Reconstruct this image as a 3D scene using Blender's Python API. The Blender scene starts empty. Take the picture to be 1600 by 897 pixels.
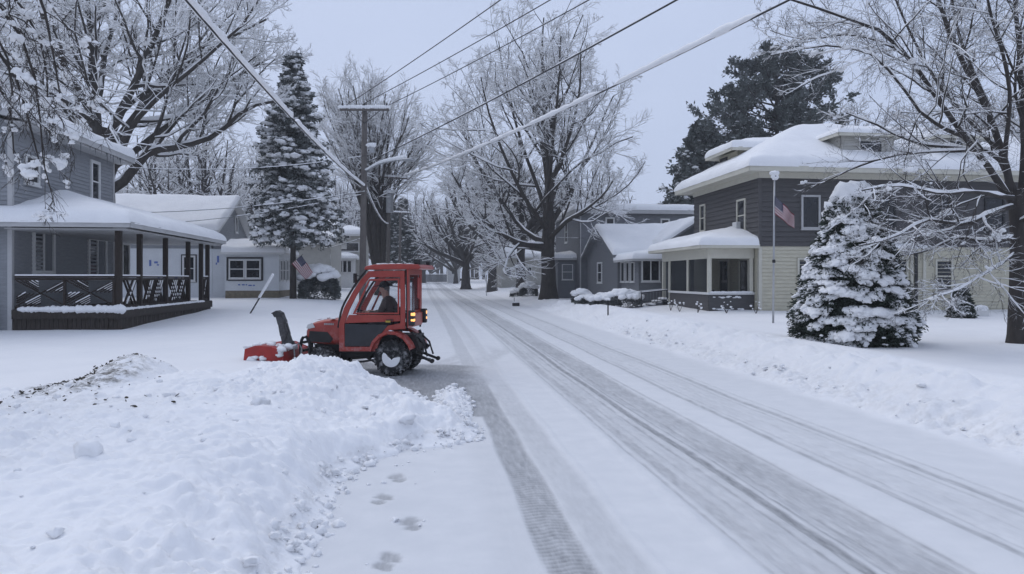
import bpy, math, random
import numpy as np
from mathutils import Vector, Matrix

SC = bpy.context.scene
COL = SC.collection
R = math.radians
# ------------------------------------------------------------------ camera, sky, sun, exposure
# world axes: +Y runs along the street, +X is to its right; the photographer stands on the street
EYE, FPX, HORIZON = 1.95, 1164.0, 436.0
YAW = math.atan(0.1186)
CS, SN = math.cos(YAW), math.sin(YAW)
cam = bpy.data.cameras.new('camera')
cam.sensor_width = 36.0
cam.lens = 36.0 * FPX / 1600.0
cam.shift_y = -(448.5 - HORIZON) / 1600.0
cam.clip_start, cam.clip_end = 0.05, 3000.0
camo = bpy.data.objects.new('camera', cam)
COL.objects.link(camo)
camo.location = (0, 0, EYE)
camo.rotation_euler = (R(90), 0, -YAW)
SC.camera = camo

SUN_ELEV, SUN_AZ = R(52), R(-40)
world = bpy.data.worlds.new('World')
SC.world = world
world.use_nodes = True
nt = world.node_tree
bg = nt.nodes['Background']
sky = nt.nodes.new('ShaderNodeTexSky')
sky.sky_type = 'NISHITA'
sky.sun_disc = False
sky.sun_elevation = SUN_ELEV
sky.sun_rotation = SUN_AZ
sky.air_density, sky.dust_density, sky.ozone_density = 1.0, 3.0, 1.0
hue = nt.nodes.new('ShaderNodeMix')
hue.data_type = 'RGBA'
hue.inputs[0].default_value = 0.93
cl_n = nt.nodes.new('ShaderNodeTexNoise')
cl_n.inputs['Scale'].default_value = 2.2
cl_n.inputs['Detail'].default_value = 5
cl_c = nt.nodes.new('ShaderNodeTexCoord')
cl_m = nt.nodes.new('ShaderNodeMapping')
cl_m.inputs['Scale'].default_value = (1, 1, 2.6)
nt.links.new(cl_c.outputs['Generated'], cl_m.inputs['Vector'])
nt.links.new(cl_m.outputs[0], cl_n.inputs['Vector'])
cl_r = nt.nodes.new('ShaderNodeValToRGB')
cl_r.color_ramp.elements[0].position, cl_r.color_ramp.elements[1].position = .3, .7
cl_r.color_ramp.elements[0].color = (4.95, 5.75, 7.75, 1)
cl_r.color_ramp.elements[1].color = (5.45, 6.25, 8.25, 1)
nt.links.new(cl_n.outputs['Fac'], cl_r.inputs[0])
nt.links.new(cl_r.outputs[0], hue.inputs[7])       # the even blue-grey of a closed cloud cover
nt.links.new(sky.outputs[0], hue.inputs[6])
nt.links.new(hue.outputs[2], bg.inputs[0])
bg.inputs[1].default_value = 0.1
sun = bpy.data.lights.new('sun', 'SUN')
sun.energy, sun.angle, sun.color = 0.85, R(50), (1.0, 0.985, 0.97)
suno = bpy.data.objects.new('sun', sun)
COL.objects.link(suno)
suno.rotation_euler = (R(90) - SUN_ELEV, 0, R(180) - SUN_AZ + R(0))
SC.view_settings.view_transform = 'Standard'
SC.view_settings.look = 'None'
SC.view_settings.exposure = 0.13
SC.view_settings.gamma = 1.0
SC.cycles.use_denoising = True
SC.cycles.max_bounces = 6
SC.cycles.diffuse_bounces = 3
SC.cycles.transparent_max_bounces = 16

# ------------------------------------------------------------------ helpers
rng = np.random.default_rng(7)
random.seed(7)


def at(px, py, depth):
    """pixel of the 1600 px photograph + distance along the view -> point"""
    X = (px - 800.0) / FPX * depth
    return np.array([X * CS + depth * SN, -X * SN + depth * CS, EYE + (HORIZON - py) / FPX * depth])


def proj(p):
    X = p[0] * CS - p[1] * SN
    Y = p[0] * SN + p[1] * CS
    return 800 + FPX * X / Y, HORIZON - FPX * (p[2] - EYE) / Y


def _grad(ix, iy, iz, seed):
    h = (ix.astype(np.uint32) * np.uint32(374761393) + iy.astype(np.uint32) * np.uint32(668265263)
         + iz.astype(np.uint32) * np.uint32(2246822519) + np.uint32((seed * 3266489917) & 0xffffffff))
    h = (h ^ (h >> np.uint32(13))) * np.uint32(1274126177)
    h = h ^ (h >> np.uint32(16))
    return (h & np.uint32(1023)) / 511.5 - 1, ((h >> np.uint32(10)) & np.uint32(1023)) / 511.5 - 1, ((h >> np.uint32(20)) & np.uint32(1023)) / 511.5 - 1


def n3(x, y, z, seed=0):
    x, y, z = np.broadcast_arrays(np.asarray(x, float), np.asarray(y, float), np.asarray(z, float))
    xi, yi, zi = np.floor(x).astype(np.int64), np.floor(y).astype(np.int64), np.floor(z).astype(np.int64)
    fx, fy, fz = x - xi, y - yi, z - zi
    u, v, w = (f * f * f * (f * (f * 6 - 15) + 10) for f in (fx, fy, fz))
    out = 0
    for a in (0, 1):
        for b in (0, 1):
            for c in (0, 1):
                gx, gy, gz = _grad(xi + a, yi + b, zi + c, seed)
                d = gx * (fx - a) + gy * (fy - b) + gz * (fz - c)
                out = out + d * (u if a else 1 - u) * (v if b else 1 - v) * (w if c else 1 - w)
    return out


def n2(x, y, seed=0):
    x, y = np.broadcast_arrays(np.asarray(x, float), np.asarray(y, float))
    xi, yi = np.floor(x).astype(np.int64), np.floor(y).astype(np.int64)
    z = np.zeros_like(xi)
    fx, fy = x - xi, y - yi
    u, v = (f * f * f * (f * (f * 6 - 15) + 10) for f in (fx, fy))
    out = 0
    for a in (0, 1):
        for b in (0, 1):
            gx, gy, _ = _grad(xi + a, yi + b, z, seed)
            out = out + (gx * (fx - a) + gy * (fy - b)) * (u if a else 1 - u) * (v if b else 1 - v)
    return out * 1.2


def sstep(t):
    t = np.clip(t, 0, 1)
    return t * t * (3 - 2 * t)


OFF = {}


def mesh_np(name, verts, faces, mat, parent=None, smooth=True, attrs=None):
    verts = np.asarray(verts, dtype=np.float32)
    if parent is not None and parent.name in OFF:
        verts = verts - np.asarray(OFF[parent.name], dtype=np.float32)
    faces = np.asarray(faces, dtype=np.int32)
    me = bpy.data.meshes.new(name)
    n, k = faces.shape
    me.vertices.add(len(verts))
    me.vertices.foreach_set('co', verts.ravel())
    me.loops.add(n * k)
    me.loops.foreach_set('vertex_index', faces.ravel())
    me.polygons.add(n)
    me.polygons.foreach_set('loop_start', np.arange(n, dtype=np.int32) * k)
    me.polygons.foreach_set('use_smooth', np.full(n, smooth, dtype=bool))
    for an, av in (attrs or {}).items():
        a = me.attributes.new(an, 'FLOAT', 'POINT')
        a.data.foreach_set('value', np.asarray(av, dtype=np.float32).ravel())
    me.update(calc_edges=True)
    me.materials.append(mat)
    o = bpy.data.objects.new(name, me)
    COL.objects.link(o)
    if parent is not None:
        o.parent = parent
        if parent.name in OFF:
            OFF[o.name] = OFF[parent.name]
    return o


def V3(p):
    return np.asarray(p, dtype=float)


def unit(v):
    v = V3(v)
    return v / (np.linalg.norm(v) + 1e-12)


class MB:
    """collects shapes; build() links them as ONE mesh object"""

    def __init__(s):
        s.v, s.f = [], []

    def add(s, vs, fs):
        b = len(s.v)
        s.v += [tuple(map(float, p)) for p in vs]
        s.f += [tuple(i + b for i in f) for f in fs]
        return s

    def box(s, x0, x1, y0, y1, z0, z1):
        return s.add([(x0, y0, z0), (x1, y0, z0), (x1, y1, z0), (x0, y1, z0), (x0, y0, z1), (x1, y0, z1), (x1, y1, z1), (x0, y1, z1)],
                     [(0, 3, 2, 1), (4, 5, 6, 7), (0, 1, 5, 4), (1, 2, 6, 5), (2, 3, 7, 6), (3, 0, 4, 7)])

    def bar(s, p0, p1, w, h, up=(0, 0, 1)):
        p0, p1 = V3(p0), V3(p1)
        d = unit(p1 - p0)
        a = np.cross(d, up)
        if np.linalg.norm(a) < 1e-4:
            a = np.cross(d, (1, 0, 0))
        a = unit(a) * w / 2
        b = unit(np.cross(a, d)) * h / 2
        vs = [p + q for p in (p0, p1) for q in (-a - b, a - b, a + b, -a + b)]
        return s.add(vs, [(0, 3, 2, 1), (4, 5, 6, 7), (0, 1, 5, 4), (1, 2, 6, 5), (2, 3, 7, 6), (3, 0, 4, 7)])

    def prism(s, poly, ext):
        poly = [V3(p) for p in poly]
        e = V3(ext)
        n = len(poly)
        s.add(poly + [p + e for p in poly], [tuple(range(n))[::-1], tuple(range(n, 2 * n))] + [(i, (i + 1) % n, (i + 1) % n + n, i + n) for i in range(n)])
        return s

    def ring(s, outer, inner, ext):
        e = V3(ext)
        n = len(outer)
        vs = [V3(p) for p in outer] + [V3(p) for p in inner]
        vs += [p + e for p in vs]
        fs = []
        for i in range(n):
            j = (i + 1) % n
            fs += [(i, n + i, n + j, j), (2 * n + i, 2 * n + j, 3 * n + j, 3 * n + i), (i, j, 2 * n + j, 2 * n + i), (n + i, 3 * n + i, 3 * n + j, n + j)]
        return s.add(vs, fs)

    def tube(s, pts, rad, n=8, cap=True):
        pts = np.array([V3(p) for p in pts])
        rad = np.broadcast_to(np.asarray(rad, float), (len(pts),))
        T = np.gradient(pts, axis=0)
        T /= np.linalg.norm(T, axis=1, keepdims=True) + 1e-12
        ref = np.array([0.31, 0.17, 0.93]) if abs(T[0][2]) < 0.8 else np.array([0.93, 0.3, 0.1])
        vs, fs = [], []
        for p, t, r in zip(pts, T, rad):
            a = unit(ref - t * ref.dot(t))
            b = np.cross(t, a)
            for k in range(n):
                w = 2 * math.pi * k / n
                vs.append(p + r * (math.cos(w) * a + math.sin(w) * b))
        for i in range(len(pts) - 1):
            for k in range(n):
                fs.append((i * n + k, i * n + (k + 1) % n, (i + 1) * n + (k + 1) % n, (i + 1) * n + k))
        if cap:
            fs += [tuple(range(n))[::-1], tuple(range((len(pts) - 1) * n, len(pts) * n))]
        return s.add(vs, fs)

    def lathe(s, c, axis, prof, n=24):
        """prof: (distance along axis, radius) pairs"""
        c, ax = V3(c), unit(axis)
        a = unit(np.cross(ax, (0.2, 0.3, 0.9) if abs(ax[2]) < 0.8 else (1, 0, 0)))
        b = np.cross(ax, a)
        vs, fs = [], []
        for (h, r) in prof:
            for k in range(n):
                w = 2 * math.pi * k / n
                vs.append(c + ax * h + r * (math.cos(w) * a + math.sin(w) * b))
        m = len(prof)
        for i in range(m - 1):
            for k in range(n):
                fs.append((i * n + k, i * n + (k + 1) % n, (i + 1) * n + (k + 1) % n, (i + 1) * n + k))
        fs += [tuple(range(n))[::-1], tuple(range((m - 1) * n, m * n))]
        return s.add(vs, fs)

    def ball(s, c, rx, ry, rz, nu=14, nv=9, noise=0.0, seed=1):
        c = V3(c)
        vs, fs = [], []
        for i in range(nv + 1):
            ph = math.pi * i / nv
            for k in range(nu):
                th = 2 * math.pi * k / nu
                vs.append((math.sin(ph) * math.cos(th), math.sin(ph) * math.sin(th), math.cos(ph)))
        d = np.array(vs)
        if noise:
            q = d * 1.6 + c * 3.1
            d = d * (1 + noise * 1.6 * n3(q[:, 0], q[:, 1], q[:, 2], seed))[:, None]
        vs = d * np.array([rx, ry, rz]) + c
        for i in range(nv):
            for k in range(nu):
                fs.append((i * nu + k, (i + 1) * nu + k, (i + 1) * nu + (k + 1) % nu, i * nu + (k + 1) % nu))
        return s.add(vs, fs)

    def build(s, name, mat, parent=None, smooth=False, bevel=0.0, seg=2):
        off = np.zeros(3)
        if parent is not None and parent.name in OFF:
            off = V3(OFF[parent.name])
        me = bpy.data.meshes.new(name)
        me.from_pydata([tuple(V3(p) - off) for p in s.v], [], s.f)
        me.materials.append(mat)
        if smooth:
            me.polygons.foreach_set('use_smooth', [True] * len(me.polygons))
        me.update()
        o = bpy.data.objects.new(name, me)
        COL.objects.link(o)
        if bevel:
            m = o.modifiers.new('bevel', 'BEVEL')
            m.width, m.segments, m.limit_method, m.angle_limit = bevel, seg, 'ANGLE', R(35)
        if parent is not None:
            o.parent = parent
            if parent.name in OFF:
                OFF[o.name] = OFF[parent.name]
        return o


def tag(o, label=None, cat=None, group=None, kind=None):
    for k, val in (('label', label), ('category', cat), ('group', group), ('kind', kind)):
        if val:
            o[k] = val
    return o


def thing(name, label, cat, loc=(0, 0, 0), rotz=0.0, group=None, local=False):
    o = bpy.data.objects.new(name, None)
    o.empty_display_size = 0.2
    COL.objects.link(o)
    o.location = tuple(float(c) for c in loc)
    o.rotation_euler = (0, 0, rotz)
    if not local:
        OFF[o.name] = tuple(float(c) for c in loc)
    return tag(o, label, cat, group)


def copy_tree(o, parent=None):
    c = o.copy()
    COL.objects.link(c)
    c.parent = parent
    for ch in list(o.children):
        copy_tree(ch, c)
    return c


# ------------------------------------------------------------------ materials
def pmat(name, col, rough=0.7, vary=0.12, scale=6.0, bump=0.0, bscale=40.0, metal=0.0, col2=None, spec=0.4, stretch=(1, 1, 1), coat=0.0):
    m = bpy.data.materials.new(name)
    m.use_nodes = True
    t = m.node_tree
    b = t.nodes['Principled BSDF']
    b.inputs['Roughness'].default_value = rough
    b.inputs['Metallic'].default_value = metal
    b.inputs['Specular IOR Level'].default_value = spec
    b.inputs['Coat Weight'].default_value = coat
    tc = t.nodes.new('ShaderNodeTexCoord')
    mp = t.nodes.new('ShaderNodeMapping')
    mp.inputs['Scale'].default_value = stretch
    t.links.new(tc.outputs['Object'], mp.inputs['Vector'])
    n = t.nodes.new('ShaderNodeTexNoise')
    n.inputs['Scale'].default_value = scale
    n.inputs['Detail'].default_value = 6
    n.inputs['Roughness'].default_value = 0.65
    t.links.new(mp.outputs[0], n.inputs['Vector'])
    r = t.nodes.new('ShaderNodeValToRGB')
    c2 = col2 if col2 else tuple(c * (1 + vary) for c in col)
    c1 = tuple(c * (1 - vary) for c in col)
    r.color_ramp.elements[0].position, r.color_ramp.elements[1].position = 0.32, 0.68
    r.color_ramp.elements[0].color = (*c1, 1)
    r.color_ramp.elements[1].color = (*c2, 1)
    t.links.new(n.outputs['Fac'], r.inputs[0])
    t.links.new(r.outputs[0], b.inputs['Base Color'])
    if bump:
        n_ = t.nodes.new('ShaderNodeTexNoise')
        n_.inputs['Scale'].default_value = bscale
        n_.inputs['Detail'].default_value = 5
        t.links.new(mp.outputs[0], n_.inputs['Vector'])
        bp = t.nodes.new('ShaderNodeBump')
        bp.inputs['Strength'].default_value = 0.6
        bp.inputs['Distance'].default_value = bump
        t.links.new(n_.outputs['Fac'], bp.inputs['Height'])
        t.links.new(bp.outputs[0], b.inputs['Normal'])
    return m


def glassmat(name, col=(0.012, 0.014, 0.018), rough=0.06):
    m = pmat(name, col, rough, 0.5, 1.5, spec=0.5)
    return m


def clearmat(name, tint=(0.75, 0.8, 0.85), mix=0.25, rough=0.03):
    m = bpy.data.materials.new(name)
    m.use_nodes = True
    t = m.node_tree
    out = t.nodes['Material Output']
    b = t.nodes['Principled BSDF']
    b.inputs['Base Color'].default_value = (0.03, 0.035, 0.04, 1)
    b.inputs['Roughness'].default_value = rough
    tr = t.nodes.new('ShaderNodeBsdfTransparent')
    tr.inputs[0].default_value = (*tint, 1)
    mx = t.nodes.new('ShaderNodeMixShader')
    mx.inputs[0].default_value = mix
    t.links.new(tr.outputs[0], mx.inputs[1])
    t.links.new(b.outputs[0], mx.inputs[2])
    t.links.new(mx.outputs[0], out.inputs[0])
    return m


def emitmat(name, col, strength):
    m = pmat(name, col, 0.4, 0.05)
    b = m.node_tree.nodes['Principled BSDF']
    b.inputs['Emission Color'].default_value = (*col, 1)
    b.inputs['Emission Strength'].default_value = strength
    return m


def groundmat(name, bump=0.02, alb=.84):
    """snow whose attributes 'slush' and 'dirt' say where wheels pressed it to grey ice or soil is mixed in"""
    m = bpy.data.materials.new(name)
    m.use_nodes = True
    t = m.node_tree
    L = t.links.new
    b = t.nodes['Principled BSDF']
    tc = t.nodes.new('ShaderNodeTexCoord')

    def noise(scale, detail=5, vec=None, rough=0.6):
        n = t.nodes.new('ShaderNodeTexNoise')
        n.inputs['Scale'].default_value = scale
        n.inputs['Detail'].default_value = detail
        n.inputs['Roughness'].default_value = rough
        L(vec if vec else tc.outputs['Object'], n.inputs['Vector'])
        return n

    def ramp(src, p0, p1, c0=(0, 0, 0, 1), c1=(1, 1, 1, 1)):
        r = t.nodes.new('ShaderNodeValToRGB')
        r.color_ramp.elements[0].position, r.color_ramp.elements[1].position = p0, p1
        r.color_ramp.elements[0].color, r.color_ramp.elements[1].color = c0, c1
        L(src, r.inputs[0])
        return r

    def mix(fac, a, c):
        x = t.nodes.new('ShaderNodeMix')
        x.data_type = 'RGBA'
        L(fac, x.inputs[0])
        L(a, x.inputs[6])
        L(c, x.inputs[7])
        return x.outputs[2]

    def math_(op, a, c):
        x = t.nodes.new('ShaderNodeMath')
        x.operation = op
        x.use_clamp = op != 'MULTIPLY_ADD'
        for i, q in enumerate((a, c)):
            if hasattr(q, 'links'):
                L(q, x.inputs[i])
            else:
                x.inputs[i].default_value = q
        return x.outputs[0]

    snow = ramp(noise(0.8, 4).outputs['Fac'], 0.3, 0.7, (alb * .965, alb * .97, alb * .985, 1), (alb * 1.03, alb * 1.03, alb * 1.035, 1))
    pk = t.nodes.new('ShaderNodeAttribute')
    pk.attribute_name = 'pack'
    packed = ramp(noise(3.0, 5).outputs['Fac'], 0.3, 0.7, (0.675, 0.685, 0.70, 1), (0.735, 0.74, 0.75, 1))
    snow_c = mix(pk.outputs['Fac'], snow.outputs[0], packed.outputs[0])
    sl = t.nodes.new('ShaderNodeAttribute')
    sl.attribute_name = 'slush'
    di = t.nodes.new('ShaderNodeAttribute')
    di.attribute_name = 'dirt'
    mp = t.nodes.new('ShaderNodeMapping')
    mp.inputs['Scale'].default_value = (12.0, 1.8, 1)
    L(tc.outputs['Object'], mp.inputs['Vector'])
    streak = noise(1.6, 6, mp.outputs[0], 0.7)
    fine = noise(22, 6, None, 0.7)
    s1 = math_('MULTIPLY', sl.outputs['Fac'], ramp(streak.outputs['Fac'], 0.25, 0.6, (0.45, 0.45, 0.45, 1)).outputs[0])
    s2 = math_('MULTIPLY', s1, ramp(fine.outputs['Fac'], 0.2, 0.6, (0.6, 0.6, 0.6, 1)).outputs[0])
    grey = ramp(fine.outputs['Fac'], 0.3, 0.75, (0.13, 0.135, 0.14, 1), (0.27, 0.275, 0.285, 1))
    c = mix(s2, snow_c, grey.outputs[0])
    soil = ramp(noise(30, 5).outputs['Fac'], 0.35, 0.7, (0.07, 0.065, 0.058, 1), (0.30, 0.285, 0.255, 1))
    d1 = math_('MULTIPLY', di.outputs['Fac'], ramp(noise(7, 6, None, 0.75).outputs['Fac'], 0.44, 0.6).outputs[0])
    c = mix(d1, c, soil.outputs[0])
    L(c, b.inputs['Base Color'])
    rr = t.nodes.new('ShaderNodeMapRange')
    L(s2, rr.inputs[0])
    rr.inputs[3].default_value, rr.inputs[4].default_value = 0.85, 0.38
    L(rr.outputs[0], b.inputs['Roughness'])
    b.inputs['Specular IOR Level'].default_value = 0.25
    bp = t.nodes.new('ShaderNodeBump')
    bp.inputs['Strength'].default_value = 0.7
    bp.inputs['Distance'].default_value = bump
    h1 = math_('ADD', math_('MULTIPLY', noise(14, 7, None, 0.65).outputs['Fac'], 0.6), math_('MULTIPLY', noise(90, 4).outputs['Fac'], 0.12))
    L(h1, bp.inputs['Height'])
    L(bp.outputs[0], b.inputs['Normal'])
    return m


M = {}
M['snow'] = pmat('snow', (0.83, 0.835, 0.845), 0.85, 0.03, 1.2, 0.02, 14, spec=0.2, col2=(0.87, 0.872, 0.876))
M['ground'] = groundmat('lawn_snow', 0.009, .82)
M['road'] = groundmat('packed_road_snow', 0.007, .82)
M['pile'] = groundmat('ploughed_snow', 0.016, .87)
M['bark'] = pmat('bark', (0.045, 0.039, 0.035), 0.95, 0.35, 9, 0.02, 30, stretch=(1, 1, 0.3))
M['bark_far'] = pmat('bark_far', (0.055, 0.05, 0.048), 0.95, 0.3, 5)
M['twig'] = pmat('twig', (0.05, 0.042, 0.038), 0.95, 0.3, 3)
M['needle'] = pmat('frosted_spruce_needles', (0.028, 0.040, 0.033), 0.85, 0.2, 2.5, col2=(0.20, 0.215, 0.215))
M['needle_dark'] = pmat('spruce_needles', (0.026, 0.038, 0.028), 0.85, 0.4, 3.0)
M['needle2'] = pmat('pine_needles', (0.036, 0.05, 0.043), 0.85, 0.3, 1.6, col2=(0.17, 0.19, 0.185))
M['side_grey'] = pmat('grey_vinyl_siding', (0.24, 0.25, 0.265), 0.6, 0.13, 3, stretch=(1, 1, 6))
M['side_dark'] = pmat('charcoal_siding', (0.074, 0.071, 0.072), 0.65, 0.13, 3, stretch=(1, 1, 6))
M['side_cream'] = pmat('cream_siding', (0.52, 0.49, 0.385), 0.65, 0.13, 3, stretch=(1, 1, 6))
M['side_blue'] = pmat('slate_grey_siding', (0.16, 0.167, 0.18), 0.65, 0.13, 3, stretch=(1, 1, 6))
M['side_tan'] = pmat('tan_siding', (0.42, 0.41, 0.375), 0.7, 0.08, 3)
M['wrap'] = pmat('white_house_wrap', (0.62, 0.64, 0.66), 0.5, 0.06, 1.5, 0.01, 2.5)
M['wrap_mark'] = pmat('blue_print', (0.10, 0.16, 0.42), 0.5, 0.1, 3)
M['trim'] = pmat('white_trim', (0.62, 0.62, 0.61), 0.5, 0.05, 4)
M['trim_cream'] = pmat('cream_trim', (0.55, 0.53, 0.45), 0.55, 0.05, 4)
M['trim_dark'] = pmat('dark_trim', (0.02, 0.02, 0.022), 0.6, 0.2, 4)
M['soffit'] = pmat('grey_soffit', (0.42, 0.42, 0.42), 0.6, 0.06, 4)
M['roof'] = pmat('asphalt_shingle', (0.06, 0.06, 0.065), 0.9, 0.25, 12)
M['glass'] = glassmat('window_glass')
M['curtain'] = pmat('curtain', (0.20, 0.21, 0.225), 0.8, 0.15, 2, stretch=(30, 30, 1))
M['screen'] = clearmat('screen_mesh', (0.55, 0.57, 0.60), 0.35, 0.4)
M['deck'] = pmat('weathered_dark_wood', (0.040, 0.032, 0.027), 0.85, 0.4, 5, 0.004, 30, stretch=(6, 6, 1))
M['deckpost'] = pmat('dark_brown_post', (0.026, 0.018, 0.014), 0.8, 0.35, 6, stretch=(8, 8, 1))
M['found'] = pmat('tan_foundation', (0.20, 0.17, 0.12), 0.9, 0.25, 6, 0.01, 20)
M['block'] = pmat('grey_foundation', (0.13, 0.135, 0.145), 0.9, 0.2, 6, 0.01, 20)
M['pole'] = pmat('weathered_pole', (0.12, 0.108, 0.10), 0.9, 0.3, 5, 0.01, 20, stretch=(8, 8, 0.6))
M['metal'] = pmat('galvanised_metal', (0.32, 0.33, 0.34), 0.45, 0.15, 8, metal=0.7)
M['metal_pole'] = pmat('aluminium_pole', (0.42, 0.43, 0.44), 0.4, 0.1, 8, metal=0.6)
M['wire'] = pmat('wire', (0.03, 0.03, 0.033), 0.7, 0.2, 4)
M['black'] = pmat('black_steel', (0.012, 0.012, 0.013), 0.5, 0.3, 10)
M['iron'] = pmat('dark_iron', (0.03, 0.03, 0.032), 0.6, 0.25, 10)
M['asphalt'] = pmat('asphalt', (0.05, 0.05, 0.053), 0.8, 0.2, 30)


def haze(y1=330.0, x0=-420.0, x1=420.0, dens=0.0013):
    m = bpy.data.materials.new('cold_air')
    m.use_nodes = True
    t = m.node_tree
    t.nodes.remove(t.nodes['Principled BSDF'])
    v = t.nodes.new('ShaderNodeVolumePrincipled')
    v.inputs['Color'].default_value = (.9, .93, .97, 1)
    v.inputs['Density'].default_value = dens
    v.inputs['Anisotropy'].default_value = 0.2
    t.links.new(v.outputs[0], t.nodes['Material Output'].inputs['Volume'])
    o = MB().box(-440, 440, -60, 720, -1.2, 26).build('haze', m)
    o['kind'] = 'stuff'
    return o
# ------------------------------------------------------------------ ground: street, lawns, ploughed pile
XL, XR = -0.80, 6.5


def zroad(y):
    return 0.0085 * np.clip(np.asarray(y, float) - 12, 0, 150)


def yard(y):
    return 0.32 * sstep((np.asarray(y, float) - 16) / 26)


def zlawn(x, y):
    """smooth height of the snow surface, without the fine lumps"""
    x, y = np.asarray(x, float), np.asarray(y, float)
    wob = 0.25 * n2(x * 0, y * 0.35, 5)
    z = zroad(y)
    r = sstep((x - 6.35 - wob) / 1.9)
    near = sstep((60 - y) / 30)
    z = z + r * (0.24 + 0.28 * near) - 0.18 * near * sstep((x - 8.5) / 1.6) + yard(y) * sstep((x - 9) / 4)
    l = sstep((-0.75 + 0.5 * wob - x) / 1.1)
    z = z + 0.27 * l + yard(y) * sstep((-2.0 - x) / 5)
    # driveway cleared by the blower
    cut = sstep((y - 12.0) / 0.5) * sstep((17.0 - y) / 0.6) * sstep((x + 3.1) / 0.35) * sstep((1.2 - x) / 0.5)
    z = z * (1 - cut) + (zroad(y) - 0.01) * cut
    return z


def gz(x, y):
    return float(zlawn(x, y))


def ground_px(px, py):
    """where a pixel's ray meets the snow"""
    d = 4.0
    for _ in range(4000):
        p = at(px, py, d)
        if p[2] <= gz(p[0], p[1]):
            return p
        d *= 1.002
    return p


def track(x, c, w, soft=0.05):
    return sstep((w / 2 + soft - np.abs(x - c)) / (2 * soft))


def spans(*seg):
    out = []
    for a, b, s in seg:
        out.append(np.arange(a, b, s))
    return np.concatenate(out)


gxs = np.unique(np.round(np.concatenate([
    -np.geomspace(17, 420, 50), spans((-17, -9, .16), (-9, -2.6, .06), (-2.6, 7.0, .022), (7.0, 11, .04), (11, 26, .14)),
    np.geomspace(26, 420, 45), [XL, XR]]), 3))
gys = np.concatenate([spans((-30, 0, 1.5), (0, 3.2, .2), (3.2, 8, .024), (8, 14, .045), (14, 24, .09), (24, 45, .18)), np.geomspace(45, 700, 150)])
GX, GY = np.meshgrid(gxs, gys)
H = zlawn(GX, GY)
amp = sstep((40 - GY) / 25)
in_road = sstep((GX - XL) / .4) * sstep((XR + .4 - GX) / .7)
off_road = 1 - in_road
# lumps: berm on the right is clods thrown by the plough, the lawns are smooth and wind-laid
berm = sstep((GX - 6.35) / .35) * sstep((8.9 - GX) / .9)
H += off_road * 0.03 * n2(GX * .5, GY * .5, 11)
lump = np.abs(n2(GX * 1.1, GY * .9, 12)) * .22 + np.abs(n2(GX * 3.2, GY * 3.0, 13)) * .12 + np.abs(n2(GX * 8, GY * 8, 15)) * .05 + np.abs(n2(GX * 17, GY * 17, 16)) * .02
H += berm * (1.25 * lump - .11) * sstep((70 - GY) / 30)
lberm = sstep((-.7 - GX) / .3) * sstep((GX + 2.4) / .8) * sstep((GY - 17) / 1.5)
H += lberm * (lump * .8 - .03) * sstep((90 - GY) / 30)
# street
bend = -0.45 * sstep((GY - 22) / 60)
xx = GX - bend
jit = 0.05 * n2(GX * .0 + 3.1, GY * .45, 21)
slush = np.zeros_like(GX)
hroad = 0.012 * n2(GX * 1.1, GY * .35, 22)
rough = n2(GX * 7, GY * 2.2, 23) * .5 + n2(GX * 18, GY * 6, 24) * .5
near_l = sstep((17 - GY) / 5)
# left wheel track, pressed by a lugged tyre
t1 = track(xx + jit, 1.0, .34, .035)
lug = np.clip(0.5 + 0.5 * np.sin((GY + .35 * np.abs(xx - 1.0)) * 2 * math.pi / .075 + 3.5 * n2(GX * 5, GY * 1.6, 25)) + .7 * n2(GX * 16, GY * 9, 26), 0, 1)
fade = 0.45 + 0.55 * sstep((16 - GY) / 4)
slush = np.maximum(slush, t1 * fade * (.66 + .40 * lug * sstep((9 - GY) / 3) + .22 * sstep((GY - 6) / 3) + .2 * n2(GX * 6, GY * 2, 27)))
hroad -= t1 * (.012 + (.006) * lug) * fade
t1b = track(xx + jit, 1.36, .34, .06)
slush = np.maximum(slush, t1b * (.36 + .2 * rough + .2 * n2(GX * 2, GY * .7, 28)) * fade)
hroad += track(xx + jit, 1.58, .06, .05) * .014 * (1 + rough)
t1c = track(xx, .68, .3, .12)
slush = np.maximum(slush, t1c * .12 * near_l)
# far pair of the same lane
far_l = sstep((GY - 14) / 4)
slush = np.maximum(slush, far_l * .5 * track(xx, 1.5, .25, .1) * (.6 + .4 * rough))
# wide middle track: many overlapping wheel lines that wander
def wander(seed, amp=.06):
    return amp * n2(GX * 0 + seed * 1.7, GY * .22 + seed, 80 + seed) + amp * .35 * n2(GX * 0 + seed, GY * .9, 81 + seed)


patchy = n2(GX * 1.4, GY * .5, 35)
mid = track(xx + wander(1), 2.95, 1.3, .16)
slush = np.maximum(slush, mid * (.34 + .28 * rough + .25 * patchy))
hroad -= mid * .012 - mid * rough * .012
slush = np.maximum(slush, track(xx + wander(2), 3.36, .50, .05) * (.68 + .4 * rough + .30 * patchy))
hroad -= track(xx + wander(2), 3.36, .50, .06) * .016
for k_, (c_, w_, d_) in enumerate(((2.95, .11, .95), (2.80, .05, .6), (3.08, .05, .7), (2.45, .16, .42), (2.30, .04, .45), (2.62, .05, .4), (3.66, .04, .5), (3.22, .04, .75))):
    t_ = track(xx + wander(3 + k_, .05), c_, w_, .022)
    slush = np.maximum(slush, t_ * (d_ + .15 + .5 * rough + .25 * n2(GX * 3, GY * 1.1, 90 + k_)))
    hroad -= t_ * .004
    hroad += track(xx + wander(3 + k_, .05), c_ + w_ * .5 + .05, .05, .03) * .004 * (1 + 1.5 * rough)
hroad += track(xx + jit, 2.20, .12, .06) * .016 * (1 + 1.4 * rough)
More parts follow.
